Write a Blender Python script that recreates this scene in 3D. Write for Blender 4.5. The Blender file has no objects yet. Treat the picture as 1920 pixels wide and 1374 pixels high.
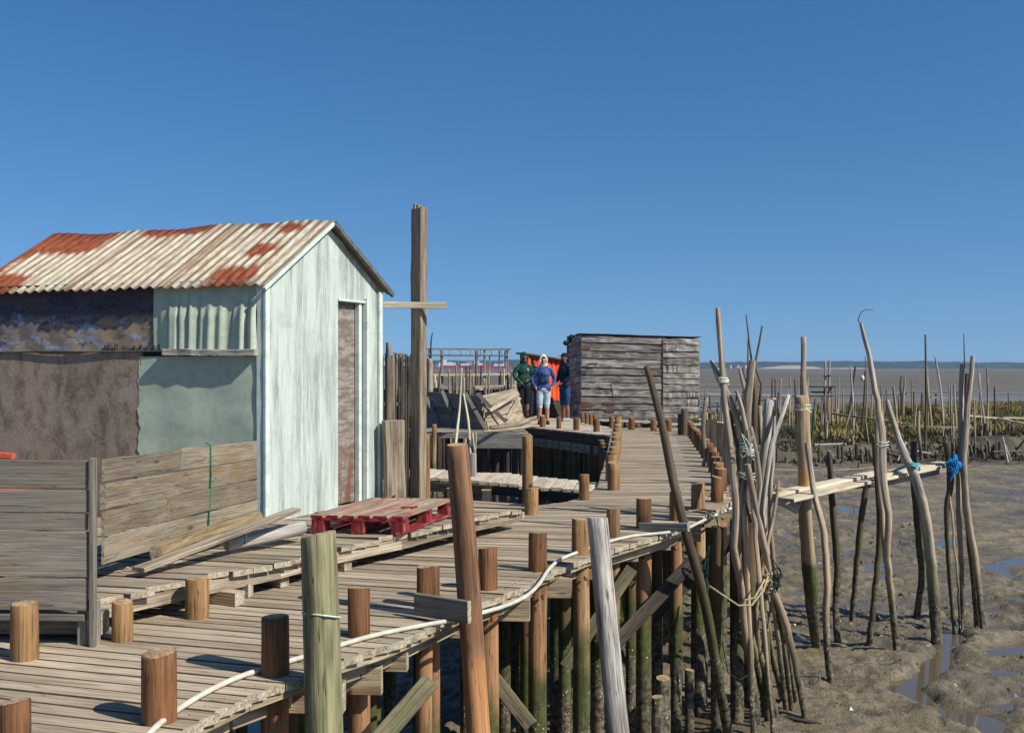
import bpy, math, random
import numpy as np
from mathutils import Vector, Matrix
R = math.radians
random.seed(7)
S = bpy.context.scene
COL = S.collection
# ------------------------------------------------------------------ camera, sky, sun
FPX, EYE = 2000.0, 1.5
cam = bpy.data.cameras.new('camera'); camo = bpy.data.objects.new('camera', cam); COL.objects.link(camo)
cam.sensor_width = 36; cam.lens = 36*FPX/1920; cam.clip_end = 12000; cam.clip_start = 0.05
camo.location = (0, 0, EYE); camo.rotation_euler = (R(90), 0, 0); S.camera = camo
SAZ, SEL = 122.0, 41.0            # sun azimuth clockwise from +Y, elevation
wd = bpy.data.worlds.new('World'); S.world = wd; wd.use_nodes = True
wn = wd.node_tree.nodes; wl = wd.node_tree.links; wn.clear()
sky = wn.new('ShaderNodeTexSky'); sky.sky_type = 'NISHITA'; sky.sun_disc = False
sky.sun_elevation = R(SEL); sky.sun_rotation = R(SAZ)
sky.air_density = 1.1; sky.dust_density = 0.35; sky.ozone_density = 3.5
tc = wn.new('ShaderNodeTexCoord'); mp = wn.new('ShaderNodeMapping'); mp.inputs['Location'].default_value = (0, 0, 0.14)
wl.new(tc.outputs['Generated'], mp.inputs[0]); nrm = wn.new('ShaderNodeVectorMath'); nrm.operation = 'NORMALIZE'
wl.new(mp.outputs[0], nrm.inputs[0]); wl.new(nrm.outputs[0], sky.inputs[0])
hs = wn.new('ShaderNodeHueSaturation'); hs.inputs['Saturation'].default_value = 1.28; hs.inputs['Hue'].default_value = .503
bg = wn.new('ShaderNodeBackground'); bg.inputs[1].default_value = 0.099
wo = wn.new('ShaderNodeOutputWorld'); wl.new(sky.outputs[0], hs.inputs['Color']); wl.new(hs.outputs[0], bg.inputs[0]); wl.new(bg.outputs[0], wo.inputs[0])
sl = bpy.data.lights.new('sun', 'SUN'); sl.energy = 5.0; sl.angle = R(0.53); sl.color = (1, .955, .88)
so = bpy.data.objects.new('sun', sl); COL.objects.link(so)
sdir = Vector((math.sin(R(SAZ))*math.cos(R(SEL)), math.cos(R(SAZ))*math.cos(R(SEL)), math.sin(R(SEL))))
so.rotation_euler = sdir.to_track_quat('Z', 'Y').to_euler(); so.location = sdir*50
S.view_settings.view_transform = 'Standard'; S.view_settings.look = 'None'; S.view_settings.gamma = 1; S.view_settings.exposure = 0.24
S.render.engine = 'CYCLES'; S.cycles.max_bounces = 6; S.cycles.volume_bounces = 0

MUD = -2.1
def W(px, py, d): return Vector(((px-960)/FPX*d, d, EYE-(py-687)/FPX*d))      # a point at distance d
def G(px, py, z=0.0):                                                          # a point on a level surface
    d = FPX*(EYE-z)/(py-687); return Vector(((px-960)/FPX*d, d, z))
def srgb(r, g, b, k=1.0):
    f = lambda c: ((c/255+.055)/1.055)**2.4 if c > 10 else c/255/12.92
    return (f(r)*k, f(g)*k, f(b)*k, 1)

# ------------------------------------------------------------------ materials
class NT:
    def __init__(s, name):
        s.m = bpy.data.materials.new(name); s.m.use_nodes = True; s.t = s.m.node_tree; s.n = s.t.nodes; s.l = s.t.links
        s.b = s.n['Principled BSDF']; s.b.inputs['Roughness'].default_value = .85
        s.b.inputs['Specular IOR Level'].default_value = .25
    def new(s, k): return s.n.new(k)
    def set(s, sock, v):
        if hasattr(v, 'is_linked') or isinstance(v, bpy.types.NodeSocket): s.l.new(v, sock)
        elif v is not None: sock.default_value = v
    def math(s, op, a, b=None, c=None, clamp=False):
        n = s.new('ShaderNodeMath'); n.operation = op; n.use_clamp = clamp
        s.set(n.inputs[0], a); s.set(n.inputs[1], b); s.set(n.inputs[2], c); return n.outputs[0]
    def vmap(s, v, sc, loc=(0, 0, 0)):
        n = s.new('ShaderNodeMapping'); n.inputs['Scale'].default_value = sc; n.inputs['Location'].default_value = loc; s.l.new(v, n.inputs[0]); return n.outputs[0]
    def noise(s, v, scale, detail=4, rough=.6, dist=0):
        n = s.new('ShaderNodeTexNoise'); n.inputs['Scale'].default_value = scale; n.inputs['Detail'].default_value = detail
        n.inputs['Roughness'].default_value = rough; n.inputs['Distortion'].default_value = dist; s.l.new(v, n.inputs['Vector']); return n.outputs[0]
    def voro(s, v, scale, feat='F1', rand=1):
        n = s.new('ShaderNodeTexVoronoi'); n.feature = feat; n.inputs['Scale'].default_value = scale; n.inputs['Randomness'].default_value = rand
        s.l.new(v, n.inputs['Vector']); return n.outputs[0]
    def ramp(s, f, a, b, lo=0, hi=1):
        n = s.new('ShaderNodeMapRange'); n.interpolation_type = 'SMOOTHSTEP'; s.l.new(f, n.inputs[0])
        n.inputs[1].default_value = a; n.inputs[2].default_value = b; n.inputs[3].default_value = lo; n.inputs[4].default_value = hi; return n.outputs[0]
    def mix(s, f, a, b, mode='MIX'):
        n = s.new('ShaderNodeMix'); n.data_type = 'RGBA'; n.blend_type = mode
        s.set(n.inputs[0], f); s.set(n.inputs[6], a); s.set(n.inputs[7], b); return n.outputs[2]
    def attr(s, name, out=0):
        n = s.new('ShaderNodeAttribute'); n.attribute_name = name; return n.outputs[out]
    def pos(s):
        n = s.new('ShaderNodeNewGeometry'); x = s.new('ShaderNodeSeparateXYZ'); s.l.new(n.outputs['Position'], x.inputs[0]); return n.outputs['Position'], x.outputs
    def sep(s, v):
        x = s.new('ShaderNodeSeparateXYZ'); s.l.new(v, x.inputs[0]); return x.outputs
    def bump(s, h, strength=.5, dist=.01, prev=None):
        n = s.new('ShaderNodeBump'); n.inputs['Strength'].default_value = strength; n.inputs['Distance'].default_value = dist
        s.l.new(h, n.inputs['Height'])
        if prev is not None: s.l.new(prev, n.inputs['Normal'])
        return n.outputs[0]
    def done(s, col, normal=None, rough=None):
        s.set(s.b.inputs['Base Color'], col)
        if normal is not None: s.l.new(normal, s.b.inputs['Normal'])
        if rough is not None: s.set(s.b.inputs['Roughness'], rough)
        return s.m

def wood(name, dark, light, crack=(.02, .017, .014, 1), grain=1.0, stain=None, stain_amt=.5, sth=(.5, .68), zones=None, var=.35, rough=.85, crk=.5, con=.17):
    """weathered timber; grain runs along the z of the gc attribute"""
    t = NT(name); gc = t.attr('gc', 1); rnd = t.attr('rnd', 2)
    g1 = t.noise(t.vmap(gc, (70*grain, 70*grain, 2.2)), 1, 5, .65, .3)
    g2 = t.noise(t.vmap(gc, (9, 9, 1.1), (3, 1, 7)), 1, 3, .6, .5)
    g3 = t.noise(t.vmap(gc, (160*grain, 160*grain, 5)), 1, 2, .6)
    f = t.math('ADD', t.math('MULTIPLY', g1, .6), t.math('MULTIPLY', g2, .4))
    c = t.mix(t.ramp(f, .5-con, .5+con), dark, light)
    if stain: c = t.mix(t.math('MULTIPLY', t.ramp(t.noise(t.vmap(gc, (5, 5, 1.6), (9, 2, 4)), 1, 4, .7), *sth), stain_amt), c, stain)
    if zones: c = zones(t, c, gc)
    # knots
    kn = t.voro(t.vmap(gc, (5, 5, 1.7), (2, 5, 1)), 1.0)
    kd = t.ramp(kn, .04, .11, .65, 0)
    c = t.mix(kd, c, (dark[0]*.4, dark[1]*.35, dark[2]*.3, 1))
    ck = t.noise(t.vmap(gc, (34, 34, .9), (11, 3, 5)), 1, 2, .5)
    cf = t.ramp(t.math('ABSOLUTE', t.math('SUBTRACT', ck, .5)), .0, .012, crk, 0)
    c = t.mix(cf, c, crack)
    lum = t.math('MULTIPLY_ADD', rnd, var, 1-var/2)
    lc = t.new('ShaderNodeCombineXYZ'); [t.l.new(lum, lc.inputs[i]) for i in range(3)]
    c = t.mix(1.0, c, lc.outputs[0], 'MULTIPLY')
    h = t.math('SUBTRACT', t.math('ADD', t.math('MULTIPLY', g1, .6), t.math('MULTIPLY', g3, .4)), t.math('MULTIPLY', cf, .9))
    return t.done(c, t.bump(h, .8, .006), rough)

def pile_zones(top, mid, ga=.93, green=(-.55, -.95), low=(-1.15, -1.6), tint=srgb(76, 86, 40)):
    def f(t, c, gc):
        p, x = t.pos(); z = x[2]
        nz = t.math('MULTIPLY_ADD', t.noise(p, 3.0, 4), .7, -.35)
        zz = t.math('ADD', z, nz)
        st = t.noise(t.vmap(gc, (30, 30, 1.5)), 1, 4, .6)
        c = t.mix(t.ramp(zz, -.28, .0, 1, 0), c, t.mix(t.ramp(st, .35, .65), mid, (mid[0]*1.35, mid[1]*1.4, mid[2]*1.5, 1)))
        gcol = t.mix(t.ramp(t.noise(p, 14, 4), .35, .65), (tint[0]*.5, tint[1]*.5, tint[2]*.6, 1), tint)
        c = t.mix(t.math('MULTIPLY', t.ramp(zz, green[1], green[0], 1, 0), ga), c, gcol)
        mudc = t.mix(t.ramp(t.noise(p, 22, 4), .35, .65), srgb(52, 46, 36), srgb(112, 104, 84))
        c = t.mix(t.ramp(zz, low[1], low[0], 1, 0), c, mudc)
        v = t.voro(t.vmap(p, (1, 1, .7)), 38)
        bn = t.math('MULTIPLY', t.ramp(v, .16, .26, 1, 0), t.math('MULTIPLY', t.ramp(zz, low[0]-.1, low[0]+.35, 1, 0), t.ramp(t.noise(p, 5, 2), .45, .6)))
        return t.mix(bn, c, srgb(190, 188, 170))
    return f

M = {}
M['deck'] = wood('deck wood', srgb(122, 106, 86), srgb(188, 172, 146), stain=srgb(124, 112, 84), stain_amt=.3, var=.5, grain=1.5, con=.2)
M['decknew'] = wood('pale deck wood', srgb(158, 142, 118), srgb(214, 200, 176), var=.22)
M['deckold'] = wood('old grey platform wood', srgb(108, 94, 76), srgb(188, 174, 150), stain=srgb(92, 66, 48), stain_amt=.4, var=.5, grain=1.4)
M['fence'] = wood('fence boards', srgb(82, 74, 62), srgb(160, 146, 124), stain=srgb(120, 98, 66), stain_amt=.6, var=.45, grain=1.7, con=.26)
M['fencedark'] = wood('grey fence boards', srgb(76, 73, 68), srgb(150, 141, 126), stain=srgb(118, 102, 70), stain_amt=.5, var=.5, grain=1.7, con=.26)
M['beam'] = wood('beam wood', srgb(104, 90, 68), srgb(192, 174, 142), stain=srgb(120, 62, 30), stain_amt=.35, var=.3)
M['beamgrey'] = wood('grey beam wood', srgb(98, 94, 88), srgb(176, 170, 158), var=.3)
M['bollard'] = wood('brown treated pile', srgb(74, 50, 32), srgb(138, 95, 58), grain=1.1, stain=srgb(62, 38, 24), stain_amt=.7, crk=.8, zones=pile_zones(None, srgb(146, 108, 74)), var=.3, rough=.7)
M['bollardlight'] = wood('light brown pile', srgb(102, 76, 48), srgb(166, 128, 84), grain=1.1, stain=srgb(92, 58, 32), stain_amt=.7, crk=.8, zones=pile_zones(None, srgb(148, 118, 82)), var=.3, rough=.7)
M['pile'] = wood('under deck pile', srgb(60, 50, 36), srgb(110, 92, 66), grain=.7, zones=pile_zones(None, srgb(96, 74, 50)), var=.3)
M['brace'] = wood('brace wood', srgb(70, 64, 48), srgb(134, 122, 94), stain=srgb(70, 78, 44), stain_amt=.5)
M['greenpost'] = wood('green treated post', srgb(92, 92, 66), srgb(164, 156, 116), stain=srgb(92, 100, 82), stain_amt=.7, grain=.6, var=.1, crk=.9)
M['brownpost'] = wood('leaning brown post', srgb(90, 64, 46), srgb(146, 108, 78), grain=.6, zones=pile_zones(None, srgb(158, 112, 70), green=(-1.2, -1.6), low=(-1.7, -2)), var=.1)
M['greypost'] = wood('silver post', srgb(106, 100, 92), srgb(204, 198, 186), stain=srgb(150, 128, 90), stain_amt=.5, grain=.6, var=.2, crk=.95)
M['stick'] = wood('grey stick', srgb(98, 84, 70), srgb(184, 170, 150), grain=1.2, zones=pile_zones(None, srgb(150, 130, 104), .45, green=(-.9, -1.45), low=(-1.2, -1.8)), var=.4)
M['stickdark'] = wood('dark stick', srgb(54, 44, 34), srgb(118, 102, 82), grain=1.2, zones=pile_zones(None, srgb(88, 74, 54), .5, green=(-.3, -.8), low=(-1.1, -1.6)), var=.4)
M['greystick'] = wood('silver pole', srgb(106, 100, 92), srgb(204, 198, 186), stain=srgb(150, 128, 90), stain_amt=.5, grain=.8, zones=pile_zones(None, srgb(160, 146, 120), .5, green=(-.7, -1.3), low=(-1.2, -1.8)), var=.2, crk=.7)
M['yellowpost'] = wood('stripped yellow post', srgb(128, 104, 72), srgb(190, 172, 140), stain=srgb(178, 128, 58), stain_amt=.85, sth=(.52, .58), grain=.6, zones=pile_zones(None, srgb(150, 130, 100), green=(-.7, -1.0), low=(-1.3, -1.7)), var=.1)
M['oldhut'] = wood('blackened hut boards', srgb(66, 61, 55), srgb(180, 170, 156), stain=srgb(214, 208, 200), stain_amt=.55, grain=.3, var=.6)
M['mast'] = wood('squared mast wood', srgb(96, 82, 66), srgb(164, 150, 128), stain=srgb(70, 56, 44), stain_amt=.4, var=.1)
M['bark'] = wood('barky log', srgb(96, 80, 56), srgb(164, 144, 108), grain=.3, var=.1)
M['plankpale'] = wood('pale plank', srgb(170, 154, 122), srgb(222, 210, 184), var=.2)
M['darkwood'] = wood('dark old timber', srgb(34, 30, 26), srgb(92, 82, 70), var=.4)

def endgrain(name, a, b):
    t = NT(name); gc = t.attr('gc', 1); x = t.sep(t.vmap(gc, (1, 1, 0)))
    n = t.noise(gc, 60, 4, .7); n2 = t.noise(gc, 12, 3)
    c = t.mix(t.ramp(t.math('ADD', t.math('MULTIPLY', n, .6), t.math('MULTIPLY', n2, .4)), .35, .65), a, b)
    rad = t.noise(t.vmap(gc, (25, 25, 25)), 1, 2)
    c = t.mix(t.ramp(t.math('ABSOLUTE', t.math('SUBTRACT', rad, .5)), 0, .02, .6, 0), c, (.04, .03, .02, 1))
    return t.done(c, t.bump(n, .6, .004), .9)
M['end'] = endgrain('grey end grain', srgb(120, 108, 88), srgb(190, 178, 154))
M['endpile'] = endgrain('tan end grain', srgb(120, 92, 64), srgb(196, 168, 132))
ENDFOR = {k: ('endpile' if k in ('bollard', 'bollardlight', 'pile', 'brownpost') else 'end') for k in M}

def plain(name, col, rough=.8, bumpy=0, var=.25, scale=8, metal=0):
    t = NT(name); p, x = t.pos(); n = t.noise(p, scale, 5, .65)
    c = t.mix(t.ramp(n, .3, .7), tuple(v*(1-var) for v in col[:3])+(1,), tuple(min(1, v*(1+var)) for v in col[:3])+(1,))
    t.b.inputs['Metallic'].default_value = metal
    return t.done(c, t.bump(t.noise(p, scale*6, 4), bumpy, .01) if bumpy else None, rough)
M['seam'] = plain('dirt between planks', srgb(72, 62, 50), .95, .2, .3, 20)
M['hose'] = plain('white hose', srgb(188, 184, 168), .55, .1, .16, 14)
M['rope'] = plain('rope', srgb(176, 160, 124), .95, .5, .3, 60)
M['ropegreen'] = plain('green rope', srgb(34, 104, 78), .8, .3, .3, 60)
M['ropeteal'] = plain('teal net rope', srgb(96, 168, 178), .8, .3, .3, 60)
M['ropedark'] = plain('dark green rope', srgb(34, 52, 46), .9, .3, .3, 60)
M['bluecloth'] = plain('blue cloth', srgb(26, 110, 170), .8, .5, .4, 30)
M['ropewhite'] = plain('pale cord', srgb(200, 206, 190), .9, .3, .2, 60)
M['metal'] = plain('rusty bolt', srgb(110, 66, 40), .6, .3, .4, 40, .4)
M['orange'] = plain('orange corrugated sheet', srgb(226, 84, 40), .6, .2, .2, 3)
M['orangetarp'] = plain('orange plastic', srgb(190, 88, 62), .6, .3, .3, 10)

# ------------------------------------------------------------------ mesh builder
class MB:
    def __init__(s): s.v = []; s.f = []; s.gc = []; s.rn = []; s.mi = []; s.sm = []
    def add(s, verts, gcs, faces, rnd, mi=0, smooth=False):
        o = len(s.v); s.v += [tuple(v) for v in verts]; s.gc += [tuple(g) for g in gcs]; s.rn += [rnd]*len(verts)
        for k, f in enumerate(faces):
            s.f.append([i+o for i in f]); s.mi.append(mi if isinstance(mi, int) else mi[k]); s.sm.append(smooth if isinstance(smooth, bool) else smooth[k])
    def board(s, a, b, w, t, up=(0, 0, 1), nseg=3, jit=.0, ch=.004, rnd=None, skew=(0, 0), wend=None, smi=0):
        """board from a to b (centre line), w across, t along up"""
        a = Vector(a); b = Vector(b); L = (b-a).length
        if L < 1e-4: return
        ax = (b-a)/L; up = Vector(up); side = ax.cross(up).normalized(); up = side.cross(ax).normalized()
        rnd = random.random() if rnd is None else rnd; of = Vector((random.uniform(-9, 9), random.uniform(-9, 9), random.uniform(-50, 50)))
        V = []; Gc = []; F = []; mi = []
        ch = min(ch, w*.3, t*.3)
        for i in range(nseg+1):
            u = i/nseg; ww = w if wend is None else w*(1-u)+wend*u
            dw = random.gauss(0, jit) if jit else 0; dt = random.gauss(0, jit*.5) if jit else 0
            hw = ww/2+dw; ht = t/2
            prof = [(-hw+ch, -ht), (hw-ch, -ht), (hw, -ht+ch), (hw, ht-ch), (hw-ch, ht), (-hw+ch, ht), (-hw, ht-ch), (-hw, -ht+ch)]
            for (x, y) in prof:
                sk = 0
                if i == 0: sk = skew[0]*x
                if i == nseg: sk = skew[1]*x
                V.append(a+ax*(L*u+sk)+side*x+up*(y+dt)); Gc.append(of+Vector((x, y, L*u)))
        for i in range(nseg):
            for k in range(8):
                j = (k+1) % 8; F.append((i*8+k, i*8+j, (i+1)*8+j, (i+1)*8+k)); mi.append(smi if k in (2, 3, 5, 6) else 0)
        F.append(tuple(range(7, -1, -1))); mi.append(1); F.append(tuple(nseg*8+k for k in range(8))); mi.append(1)
        s.add(V, Gc, F, rnd, mi)
    def log(s, pts, rad, n=14, amp=.05, seg=.12, rnd=None, cap=True, bev=.08, endmi=1, wob=0):
        pts = [Vector(p) for p in pts]
        if not hasattr(rad, '__len__'): rad = [rad]*len(pts)
        # resample with catmull-rom
        P = []; Rr = []
        for i in range(len(pts)-1):
            p0 = pts[max(i-1, 0)]; p1 = pts[i]; p2 = pts[i+1]; p3 = pts[min(i+2, len(pts)-1)]
            m = max(1, int((p2-p1).length/seg))
            for k in range(m):
                u = k/m; P.append(.5*((2*p1)+(p2-p0)*u+(2*p0-5*p1+4*p2-p3)*u*u+(3*p1-3*p2+p3-p0)*u**3)); Rr.append(rad[i]*(1-u)+rad[i+1]*u)
        P.append(pts[-1]); Rr.append(rad[-1])
        if wob:
            for i in range(1, len(P)-1): P[i] = P[i]+Vector((random.gauss(0, wob), random.gauss(0, wob), 0))
        rnd = random.random() if rnd is None else rnd; of = Vector((random.uniform(-9, 9), random.uniform(-9, 9), random.uniform(-50, 50)))
        V = []; Gc = []; F = []; mi = []; sm = []
        t0 = (P[1]-P[0]).normalized(); ref = Vector((1, 0, 0)) if abs(t0.x) < .8 else Vector((0, 1, 0))
        ph = [random.uniform(0, 6.28) for _ in range(4)]; L = 0
        nr = len(P)
        rings = []
        for i, p in enumerate(P):
            t = (P[min(i+1, nr-1)]-P[max(i-1, 0)]).normalized()
            x = (ref-t*ref.dot(t)).normalized(); y = t.cross(x); ref = x
            if i: L += (P[i]-P[i-1]).length
            rings.append((p, t, x, y, Rr[i], L))
        if cap:
            p, t, x, y, r, l = rings[0]; rings.insert(0, (p, t, x, y, r*(1-bev), l)); rings[1] = (p+t*r*bev, t, x, y, r, l)
            p, t, x, y, r, l = rings[-1]; rings[-1] = (p-t*r*bev, t, x, y, r, l); rings.append((p, t, x, y, r*(1-bev), l))
        for (p, t, x, y, r, l) in rings:
            rr = r*(1+random.gauss(0, amp*.25))
            for k in range(n):
                a = 6.2832*k/n
                q = rr*(1+amp*(.6*math.sin(2*a+ph[0]+l*1.3)+.5*math.sin(3*a+ph[1]-l*2.1)+.35*math.sin(5*a+ph[2]+l*.9)))
                V.append(p+x*(q*math.cos(a))+y*(q*math.sin(a))); Gc.append(of+Vector((r*math.cos(a), r*math.sin(a), l)))
        m = len(rings)
        if cap and n > 8:
            sx, sy = random.gauss(0, .10), random.gauss(0, .10)
            for (i, q_) in ((m-1, .9), (m-2, .9), (m-3, .5)):
                p, t, x, y, r, l = rings[i]
                for k in range(n):
                    a = 6.2832*k/n; V[i*n+k] = V[i*n+k]+t*(r*(sx*math.cos(a)+sy*math.sin(a))*q_+random.gauss(0, r*.012))
        for i in range(m-1):
            for k in range(n):
                j = (k+1) % n; F.append((i*n+k, i*n+j, (i+1)*n+j, (i+1)*n+k)); mi.append(0); sm.append(True)
        if cap:
            F.append(tuple(range(n-1, -1, -1))); mi.append(endmi); sm.append(False)
            F.append(tuple((m-1)*n+k for k in range(n))); mi.append(endmi); sm.append(False)
        s.add(V, Gc, F, rnd, mi, sm)
    def quad(s, a, b, c, d, nu=1, nv=1, disp=None, gu=1, gv=1, off=(0, 0, 0)):
        """grid a(u0v0) b(u1v0) c(u1v1) d(u0v1); disp(u,v)->Vector; gc=(u*gu,v*gv,0)"""
        a, b, c, d = map(Vector, (a, b, c, d)); V = []; Gc = []; F = []
        for j in range(nv+1):
            for i in range(nu+1):
                u = i/nu; v = j/nv; p = (a*(1-u)+b*u)*(1-v)+(d*(1-u)+c*u)*v
                if disp: p = p+disp(u, v)
                V.append(p); Gc.append((u*gu+off[0], v*gv+off[1], off[2]))
        for j in range(nv):
            for i in range(nu):
                q = j*(nu+1)+i; F.append((q, q+1, q+nu+2, q+nu+1))
        s.add(V, Gc, F, random.random(), 0, bool(disp))
    def ell(s, c, r, n=14, rot=None):
        c = Vector(c); V = []; Gc = []; F = []; m = n//2
        for j in range(m+1):
            th = math.pi*j/m
            for i in range(n):
                a = 6.2832*i/n; q = Vector((r[0]*math.sin(th)*math.cos(a), r[1]*math.sin(th)*math.sin(a), r[2]*math.cos(th)))
                if rot: q = rot @ q
                V.append(c+q); Gc.append(q)
        for j in range(m):
            for i in range(n):
                k = (i+1) % n; F.append((j*n+i, (j+1)*n+i, (j+1)*n+k, j*n+k))
        s.add(V, Gc, F, random.random(), 0, True)
    def build(s, name, mats, parent=None, origin=None, label=None, cat=None, group=None, kind=None):
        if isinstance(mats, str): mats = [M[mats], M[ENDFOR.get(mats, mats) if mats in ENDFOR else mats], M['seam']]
        if not s.v: s.v = [(0, 0, 0)]; s.gc = [(0, 0, 0)]; s.rn = [0]
        V = np.array(s.v, dtype=np.float64)
        if parent is not None: o = np.array(world_of(parent))
        elif origin is not None: o = np.array(origin)
        else: o = np.array([V[:, 0].mean(), V[:, 1].mean(), V[:, 2].min()])
        me = bpy.data.meshes.new(name); me.from_pydata((V-o).tolist(), [], s.f)
        a = me.attributes.new('gc', 'FLOAT_VECTOR', 'POINT'); a.data.foreach_set('vector', np.array(s.gc, dtype=np.float32).ravel())
        a = me.attributes.new('rnd', 'FLOAT', 'POINT'); a.data.foreach_set('value', np.array(s.rn, dtype=np.float32))
        for m in mats: me.materials.append(m)
        if s.f:
            me.polygons.foreach_set('material_index', np.array([min(i, len(mats)-1) for i in s.mi], dtype=np.int32))
            me.polygons.foreach_set('use_smooth', np.array(s.sm, dtype=bool))
        me.update()
        ob = bpy.data.objects.new(name, me); COL.objects.link(ob)
        if parent is not None: ob.parent = parent; ob['_o'] = tuple(float(q) for q in o)
        else: ob.location = o; ob['_o'] = tuple(float(q) for q in o)
        tag(ob, label, cat, group, kind); return ob
def world_of(o): return tuple(o['_o'])
def tag(o, label=None, cat=None, group=None, kind=None):
    if label: o['label'] = label
    if cat: o['category'] = cat
    if group: o['group'] = group
    if kind: o['kind'] = kind
def thing(name, label, cat, loc, group=None):
    o = bpy.data.objects.new(name, None); COL.objects.link(o); o.location = loc; o['_o'] = tuple(float(q) for q in loc); o.empty_display_size = .1
    tag(o, label, cat, group); return o
ORD = ['', 'first', 'second', 'third', 'fourth', 'fifth', 'sixth', 'seventh', 'eighth', 'ninth', 'tenth', 'eleventh', 'twelfth', 'thirteenth', 'fourteenth', 'fifteenth', 'sixteenth', 'seventeenth', 'eighteenth', 'nineteenth', 'twentieth']

# ------------------------------------------------------------------ value noise
_rs = np.random.RandomState(3); _T = _rs.rand(256, 256)
def vnoise(x, y):
    xi = np.floor(x).astype(int); yi = np.floor(y).astype(int); fx = x-xi; fy = y-yi
    fx = fx*fx*(3-2*fx); fy = fy*fy*(3-2*fy); a = _T[xi % 256, yi % 256]; b = _T[(xi+1) % 256, yi % 256]
    c = _T[xi % 256, (yi+1) % 256]; d = _T[(xi+1) % 256, (yi+1) % 256]
    return (a*(1-fx)+b*fx)*(1-fy)+(c*(1-fx)+d*fx)*fy
def fbm(x, y, o=4):
    s = 0; a = .5
    for i in range(o): s = s+a*vnoise(x*2**i+17.3*i, y*2**i+9.1*i); a *= .5
    return s

# ------------------------------------------------------------------ ground: mud flat with channel, pools and a marsh bank
WL = MUD-.035
def gpt(px, py): p = G(px, py, WL); return (p.x, p.y)
CH = [([(1565, 945), (1600, 960), (1650, 970)], .28, .09), ([(1745, 1026), (1775, 1016), (1805, 1004)], .2, .08), ([(1835, 1015), (1925, 1005)], .25, .06),
      ([(1772, 1163), (1830, 1180), (1875, 1180)], .24, .10), ([(1795, 1185), (1762, 1238), (1745, 1262), (1700, 1285), (1690, 1295), (1722, 1312), (1780, 1335), (1870, 1380), (1960, 1430)], .20, .11),
      ([(1690, 1290), (1720, 1305)], .22, .10), ([(1872, 1148), (1930, 1155)], .25, .08), ([(1885, 1118), (1915, 1128)], .2, .07), ([(1890, 1060), (1960, 1035)], .4, .06), ([(1820, 1345), (1850, 1352)], .26, .09), ([(1868, 1225), (1930, 1215)], .3, .06), ([(1470, 1000), (1500, 1010)], .2, .06), ([(1585, 1165), (1640, 1172)], .15, .05), ([(1650, 1215), (1700, 1230)], .1, .05), ([(1300, 1330), (1360, 1345)], .3, .08), ([(1180, 1340), (1240, 1370)], .4, .09), ([(1860, 1060), (1900, 1085)], .25, .06), ([(1540, 890), (1640, 900)], .3, .06)]
def mudheight(X, Y):
    h = MUD+.05*(fbm(X*.35, Y*.35, 3)-.45)+.10*(fbm(X*1.7, Y*2.2, 4)-.45)+.05*(fbm(X*5, Y*6, 3)-.45)
    lump = np.clip(fbm(X*3.1+40, Y*3.1, 4)-.52, 0, 1); h = h+lump*.42*np.clip(fbm(X*.5+9, Y*.5+3, 2)*2.2-.5, 0, 1)
    wx = .13*(fbm(X*2.3+5, Y*2.3, 3)-.45)*2; wy = .13*(fbm(X*2.3+55, Y*2.3+8, 3)-.45)*2
    rg = np.abs(fbm(X*1.3+70, Y*1.9+11, 4)-.47); h = h-.05*np.exp(-(rg/.018)**2)
    rg = np.abs(fbm(X*3.7+7, Y*5+31, 3)-.44); h = h-.03*np.exp(-(rg/.03)**2)
    for (pl, w, dep) in CH:
        P = [gpt(*q) for q in pl]; best = np.full(X.shape, 1e9)
        for (ax, ay), (bx, by) in zip(P[:-1], P[1:]):
            dx, dy = bx-ax, by-ay; t = np.clip(((X+wx-ax)*dx+(Y+wy-ay)*dy)/(dx*dx+dy*dy), 0, 1)
            best = np.minimum(best, np.hypot(X+wx-ax-t*dx, Y+wy-ay-t*dy))
        w2 = w*(1+.5*(fbm(X*1.1, Y*1.1, 2)-.45)*2)
        k = np.clip(1-best/(w2*1.6), 0, 1); k = k*k*(3-2*k)
        h = h*(1-k)+(MUD-dep)*k
        rim = np.exp(-((best-w2*1.7)/(.18))**2)*.03*(Y < 60); h = h+rim
    # bank of the marsh
    edge = 43+5*(fbm(X*.09, X*.0+2, 3)-.45)*2+np.clip((X-10)*.15, -2, 2)
    far = 72+4*(fbm(X*.07+30, X*.0+7, 3)-.45)*2
    b = np.clip((Y-edge)/1.2, 0, 1)*np.clip((far-Y)/3, 0, 1); b = b*b*(3-2*b)
    side = np.clip((X-3.5)/3, 0, 1)
    h = h+b*side*(.55+.5*(fbm(X*.4, Y*.4, 3)-.4)+np.clip((X-18)*.04, 0, .35))
    h = np.where(Y > 74, h-np.clip((Y-74)/10, 0, 1)*.4, h)
    # channel under the piers on the left
    h = h-np.clip((-X-1.0)/4, 0, 1)*.12
    return h
xs = np.concatenate([-np.geomspace(5000, 14, 30), np.arange(-13, -2, .5), np.arange(-2, 8.6, .045), np.arange(8.6, 40, .22), np.geomspace(41, 5000, 28)])
ys = np.concatenate([np.array([-200, -60, -20, -5, 0, 3]), np.arange(4, 8.5, .25), 8.5*np.cumprod(np.full(420, 1.0048)), ])
ys = np.concatenate([ys, np.arange(ys[-1]+.4, 90, .45), np.geomspace(92, 6000, 30)])
X, Y = np.meshgrid(xs, ys); Z = mudheight(X, Y)
nx, ny = len(xs), len(ys)
V = np.stack([X.ravel(), Y.ravel(), Z.ravel()], 1)
i0 = (np.arange(ny-1)[:, None]*nx+np.arange(nx-1)[None, :]).ravel()
Fq = np.stack([i0, i0+1, i0+nx+1, i0+nx], 1)
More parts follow.
